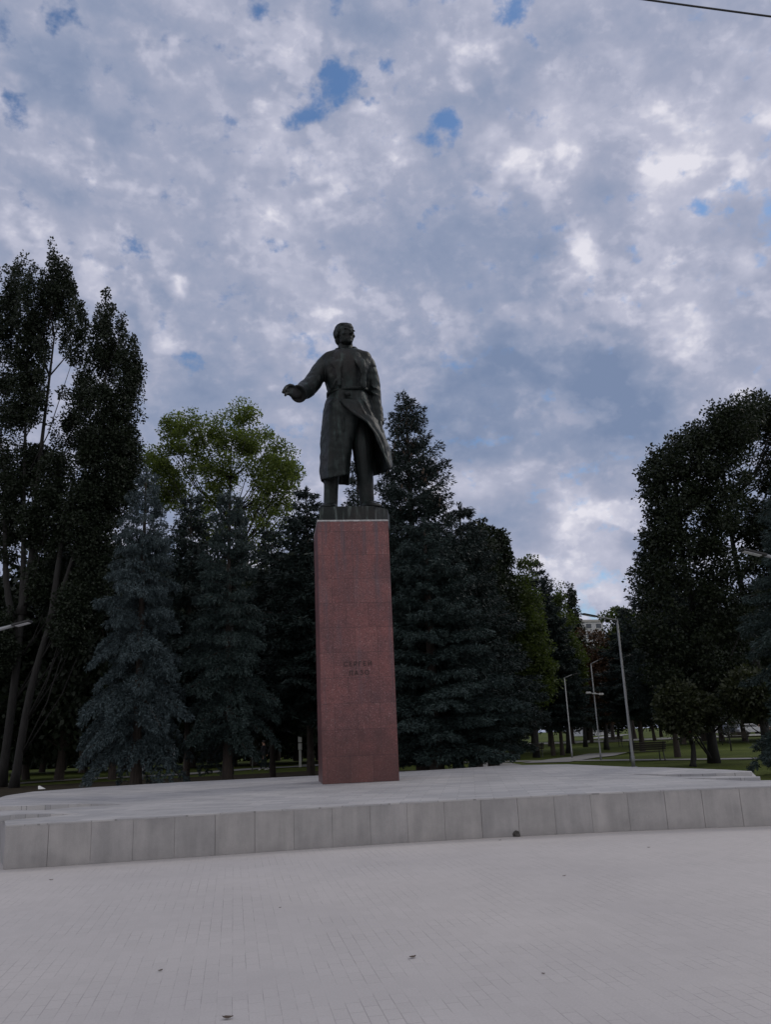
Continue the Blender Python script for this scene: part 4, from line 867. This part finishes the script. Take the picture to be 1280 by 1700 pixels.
# slim bollard lights and posts
for (px, ty, by, w_, lab) in ((748.5, 1235, 1268, .11, 'pale slim post on the path right of the pedestal'), (237, 1270, 1294, .16, 'pale short post under the silvery blue spruce'), (288, 1235, 1290, .06, 'thin grey pole between the blue spruces'), (419, 1223, 1280, .07, 'thin pale pole left of the walking people')):
    base = P2(px, by); Hb = ony(px, ty, base.y).z; t = thing('post', (base.x, base.y, 0), lab, 'post')
    m = MB(); m.tube([(0, 0, 0), (0, 0, Hb*.94)], w_*.5, 12); m.build('shaft', MAT['steel'], t, True)
    m = MB(); m.tube([(0, 0, Hb*.94), (0, 0, Hb*.955), (0, 0, Hb)], [w_*.62, w_*.68, w_*.4], 12); m.build('cap', MAT['steel'], t, True)
# white information column
base = P2(498.5, 1273); t = thing('information_column', (base.x, base.y, 0), 'narrow white information column with two pale panels left of the pedestal', 'sign')
Hc = ony(499, 1221, base.y).z
m = MB(); m.box((0, 0, Hc*.27), (.16, .1, Hc*.54), None, .01); m.build('column', MAT['white'], t)
for z0, z1 in ((.55, .76), (.79, .99)):
    m = MB(); m.box((0, 0, Hc*(z0+z1)/2), (.24, .1, Hc*(z1-z0)), None, .01); m.build('panel', MAT['white'], t)
# ------------------------------------------------------------------ benches
def make_bench(loc, rz, label):
    t = thing('park_bench', loc, label, 'bench', 'dark park benches on the lawn', rz)
    m = MB()
    for k in range(4): m.box((0, -.18+k*.12, .45), (1.8, .09, .035), None, .008)
    m.build('seat', MAT['wood'], t); m = MB()
    for k in range(4): m.box((0, .25+k*.035, .56+k*.1), (1.8, .03, .08), Matrix.Rotation(-.3, 3, 'X'), .008)
    m.build('backrest', MAT['wood'], t)
    for s in (-1, 1):
        m = MB(); m.tube([(s*.75, -.24, .43), (s*.77, -.28, 0)], .028, 8); m.build('leg', MAT['dark'], t)
        m = MB(); m.tube([(s*.75, .4, .92), (s*.75, .24, .44), (s*.77, .32, 0)], .028, 8); m.build('leg', MAT['dark'], t)
        m = MB(); m.tube([(s*.76, .27, .62), (s*.76, -.22, .64), (s*.76, -.25, .44)], .022, 8); m.build('armrest', MAT['dark'], t)
    return t
q = P2(1075, 1263); bench = make_bench((q.x, q.y, 0), PI+.1, 'dark slatted bench behind the nearest lamp post')
for (px, by, rz, lab) in ((1018, 1240, 3.4, 'distant dark bench left of the nearest lamp post'), (1226, 1233, 3.0, 'far dark bench in front of the parked cars'), (880, 1258, 3.3, 'dark bench under the olive tree by the path')):
    q = P2(px, by); c = copy_tree(bench); c.location = (q.x, q.y, 0); c.rotation_euler.z = rz; c['label'] = lab
# ------------------------------------------------------------------ people
def person(loc, rz, label, top, legs, stride=.25, arm=.2, lift=0):
    t = thing('person', loc, label, 'person', None, rz)
    nodes = {'pel': (0, 0, .95, .13), 'ab': (0, 0, 1.12, .125), 'ch': (0, .0, 1.32, .15), 'nk': (0, 0, 1.5, .055), 'hd': (0, .02, 1.64, .095), 'ht': (0, .01, 1.72, .075)}
    E = [('pel', 'ab'), ('ab', 'ch'), ('ch', 'nk'), ('nk', 'hd'), ('hd', 'ht')]
    for s, k in ((-1, 'l'), (1, 'r')):
        f = s*stride
        nodes[k+'h'] = (s*.1, 0, .88, .095); nodes[k+'k'] = (s*.1, f*.5+.04, .5, .065); nodes[k+'a'] = (s*.1, f, .1, .045); nodes[k+'t'] = (s*.11, f+.16, .04, .04)
        nodes[k+'s'] = (s*.19, 0, 1.42, .06); nodes[k+'e'] = (s*.24, -f*arm*1.5, 1.13, .045); nodes[k+'w'] = (s*.23, -f*arm*2+.1, .9, .032); nodes[k+'f'] = (s*.23, -f*arm*2+.13, .82, .028)
        E += [('pel', k+'h'), (k+'h', k+'k'), (k+'k', k+'a'), (k+'a', k+'t'), ('ch', k+'s'), (k+'s', k+'e'), (k+'e', k+'w'), (k+'w', k+'f')]
    ks = list(nodes); me = bpy.data.meshes.new('body'); me.from_pydata([nodes[k][:3] for k in ks], [(ks.index(a), ks.index(b)) for a, b in E], [])
    o = bpy.data.objects.new('tmp', me); C.objects.link(o); md = o.modifiers.new('s', 'SKIN'); 
    for i, k in enumerate(ks): me.skin_vertices[0].data[i].radius = (nodes[k][3],)*2
    me.skin_vertices[0].data[0].use_root = True
    o.modifiers.new('u', 'SUBSURF').levels = 2; dg = bpy.context.evaluated_depsgraph_get(); r = bpy.data.meshes.new_from_object(o.evaluated_get(dg)); bpy.data.objects.remove(o)
    r.materials.clear(); [r.materials.append(MAT[x]) for x in ('skin', top, legs, 'white')]
    for p in r.polygons:
        z = p.center.z; p.material_index = 0 if z > 1.47 or (abs(p.center.x) > .17 and z < .93) else (1 if z > .93 else (2 if z > .11 else 3))
    link('body', r, None, t, True)
    m = MB(); m.ball((0, -.005, 1.69), (.1, .11, .095)); m.build('hair', MAT['hairm'], t, True); return t
for (px, by, rz, lab, tp_, lg, sdv) in ((452, 1279, 1.2, 'walking person in dark jacket and blue jeans, white shoes, right one of a pair', 'cloth_dark', 'cloth_blue', .28), (438, 1279.5, 1.3, 'person in dark clothes walking on the left of the pair', 'cloth_dark', 'cloth_dark', .25), (768, 1263, .4, 'person in grey top standing on the path between the spruce trunks', 'cloth_grey', 'cloth_dark', .1)):
    q = P2(px, by); person((q.x, q.y, .03), rz, lab, tp_, lg, sdv)
# ------------------------------------------------------------------ parked cars
def make_car(loc, rz, label, paint):
    t = thing('parked_car', loc, label, 'car', 'cars parked beyond the lawn', rz)
    prof = [(-2.15, .35), (-2.2, .75), (-2.0, .98), (-1.3, 1.02), (.75, 1.0), (1.7, .88), (2.12, .7), (2.15, .35)]; m = MB()
    m.v = [(x, -.85, z) for x, z in prof]+[(x, .85, z) for x, z in prof]; n = len(prof)
    m.f = [tuple(range(n)), tuple(range(2*n-1, n-1, -1))]+[(i, (i+1) % n, n+(i+1) % n, n+i) for i in range(n)]
    m.loft([[(x, y*s, z) for x, y, z in q] for s, q in ((1, [(-1.75, -.74, 1.0), (.75, -.74, 1.0), (.75, .74, 1.0), (-1.75, .74, 1.0)]), (.86, [(-1.35, -.74, 1.45), (.05, -.74, 1.45), (.05, .74, 1.45), (-1.35, .74, 1.45)]))])
    bo = m.build('body', MAT[paint], t); bm = bmesh.new(); bm.from_mesh(bo.data); bmesh.ops.bevel(bm, geom=[e for e in bm.edges], offset=.05, segments=2, affect='EDGES'); bm.to_mesh(bo.data); bm.free()
    for s in (-1, 1):
        m = MB(); m.loft([[(x, s*(.75-(z-1.0)*.22), z) for x, z in ((-1.5, 1.06), (.55, 1.06), (.02, 1.38), (-1.25, 1.38))], [(x, s*(.77-(z-1.0)*.22), z) for x, z in ((-1.5, 1.06), (.55, 1.06), (.02, 1.38), (-1.25, 1.38))]]); m.build('window', MAT['glass'], t)
        for x in (-1.35, 1.35):
            m = MB(); m.tube([(x, s*.70, .32), (x, s*.88, .32)], .32, 20); wl = m.build('wheel', MAT['rubber'], t)
            m = MB(); m.tube([(x, s*.86, .32), (x, s*.895, .32)], .19, 14); m.build('rim', MAT['steel'], wl)
        m = MB(); m.box((2.1, s*.62, .68), (.1, .3, .14), None, .02); m.build('headlight', MAT['lens'], t)
    return t
for (px, Y_, rz, lab, pt) in ((1187, 124, .1, 'white car parked beyond the lawn, leftmost of the visible cars', 'carw'), (1222, 121, .1, 'dark navy car parked between two pale ones', 'card'), (1248, 120, .15, 'silver car parked behind the far bench', 'cars'), (1160, 126, .1, 'dark red car parked left of the white one', 'carr')):
    q = at(px, Y_); make_car((q.x, Y_, .04), rz, lab, pt)
# ------------------------------------------------------------------ buildings glimpsed between the trees
def building(name, loc, sz, rz, label, mat, nx, nz):
    t = thing(name, loc, label, 'building', None, rz); W_, D_, H_ = sz; m = MB(); m.box((0, 0, H_/2), (W_, D_, H_)); m.build('wall', MAT[mat], t)
    m = MB(); m.box((0, 0, H_+.3), (W_+.6, D_+.6, .6)); m.build('roof', MAT['curb'], t)
    for i in range(nx):
        for k in range(nz):
            x = -W_/2+(i+.5)*W_/nx; z = H_*(k+.55)/nz
            m = MB(); m.box((x, -D_/2-.05, z), (W_/nx*.55+.2, .12, H_/nz*.5+.2)); f = m.build('window', MAT['white'], t)
            m = MB(); m.box((x, -D_/2-.10, z), (W_/nx*.55, .06, H_/nz*.5)); m.build('pane', MAT['bwin'], f)
q = ony(972, 1032, 240); building('apartment_tower', (q.x, 245, 0), (9, 9, q.z), .2, 'pale grey tower block peeping up between the trees above the lamps', 'bldw', 3, 12)
q = ony(1275, 1072, 168); building('brick_house', (q.x+8, 176, 0), (26, 10, q.z), -.15, 'brown building showing through branches at the right edge', 'bldb', 7, 6)
# ------------------------------------------------------------------ cable
a = ony(1065, -.5, 12); b = ony(1280, 28.5, 12); d = (b-a); pts = []
for i in range(41):
    s = (i/40-.42)*2; p = a+d*(s*6.5); p.z += .012*(s*6.5)*((s*6.5)-1); pts.append(tuple(p))
m = MB(); m.tube(pts, .017, 8); tag(m.build('overhead_cable', MAT['black'], None, True), 'thin black overhead cable crossing the top right corner of the sky', 'cable')
# ------------------------------------------------------------------ small things on the ground
q = P2(858, 1388); m = MB(); bm = bmesh.new(); bmesh.ops.create_icosphere(bm, subdivisions=3, radius=.06)
for v in bm.verts: k = 1+.35*noise.noise(v.co*22); v.co = Vector((v.co.x*k, v.co.y*k*.8, max(-.03, v.co.z*k*1.0)+.03))
me = bpy.data.meshes.new('rock'); bm.to_mesh(me); bm.free(); o = link('rock', me, MAT['stone']); o.location = (q.x, q.y-.02, 0); tag(o, 'small dark stone lying against the foot of the terrace wall', 'stone')
m = MB(); a = None
for k, (px, py, s, lab) in enumerate(((685, 1590, .045, 'brown fallen leaf on the paving near the middle'), (266, 1612, .03, 'small dark fallen leaf on the paving at the left'), (378, 1691, .05, 'curled twig-like leaf at the bottom edge of the paving'), (85, 1461, .04, 'dark fallen leaf near the left end of the wall'), (450, 1413, .035, 'tiny dark leaf at the foot of the wall left of centre'), (1077, 1407, .03, 'tiny leaf on the paving in front of the wall on the right'), (830, 1395, .035, 'tiny dark leaf beside the stone'), (937, 1454, .03, 'small leaf speck on the paving right of centre'), (902, 1617, .02, 'tiny dark speck of leaf on the right paving'), (1216, 1371, .05, 'dark leaf at the foot of the wall far right'), (465, 1507, .02, 'tiny leaf speck left of centre'))):
    q = P2(px, py); m = MB(); rg_ = random.Random(k); n = 9; s *= .72; up_ = []; lo = []
    for i in range(n):
        t_ = i/(n-1); wd = math.sin(PI*t_)**.8*s*.45*(1+.25*rg_.uniform(-1, 1)); cz = .004+.35*s*(t_-.5)**2*4*rg_.uniform(.8, 1.1)
        up_.append(((t_-.5)*2*s, wd, cz+abs(wd)*.5)); lo.append(((t_-.5)*2*s, -wd, cz+abs(wd)*.3))
    vs = up_+lo; m.v = vs+[(x, y, z+.002) for x, y, z in vs]; kk = 2*n
    for i in range(n-1): m.f += [(i, i+1, n+i+1, n+i), (kk+i, kk+i+1, kk+n+i+1, kk+n+i), (i, i+1, kk+i+1, kk+i), (n+i, n+i+1, kk+n+i+1, kk+n+i)]
    o = m.build('fallen_leaf', MAT['leaf']); o.location = (q.x, q.y, .001); o.rotation_euler.z = rg_.uniform(-1, 1); tag(o, lab, 'leaf', 'scattered dry leaves on the paving')
# dark slot in the wall cladding and pale litter at the far left edge of the terrace
q = ony(709, 1354, 14.27); m = MB(); m.box((q.x, 14.29, q.z), (.065, .02, .022), Matrix.Rotation(.09, 3, 'Z'), .004); m.build('drain_slot', MAT['black'], terr, off=OFF)
q = onz(73, 1309, .6); m = MB(); m.loft([[(-.09, -.05, 0), (.09, -.05, 0), (.09, .05, 0), (-.09, .05, 0)], [(-.11, -.01, .09), (-.06, -.01, .09), (-.06, .01, .09), (-.11, .01, .09)]]); o = m.build('crumpled_paper', MAT['white']); o.location = (q.x, q.y-.15, .604); tag(o, 'crumpled pale scrap lying at the left rear edge of the terrace', 'litter')
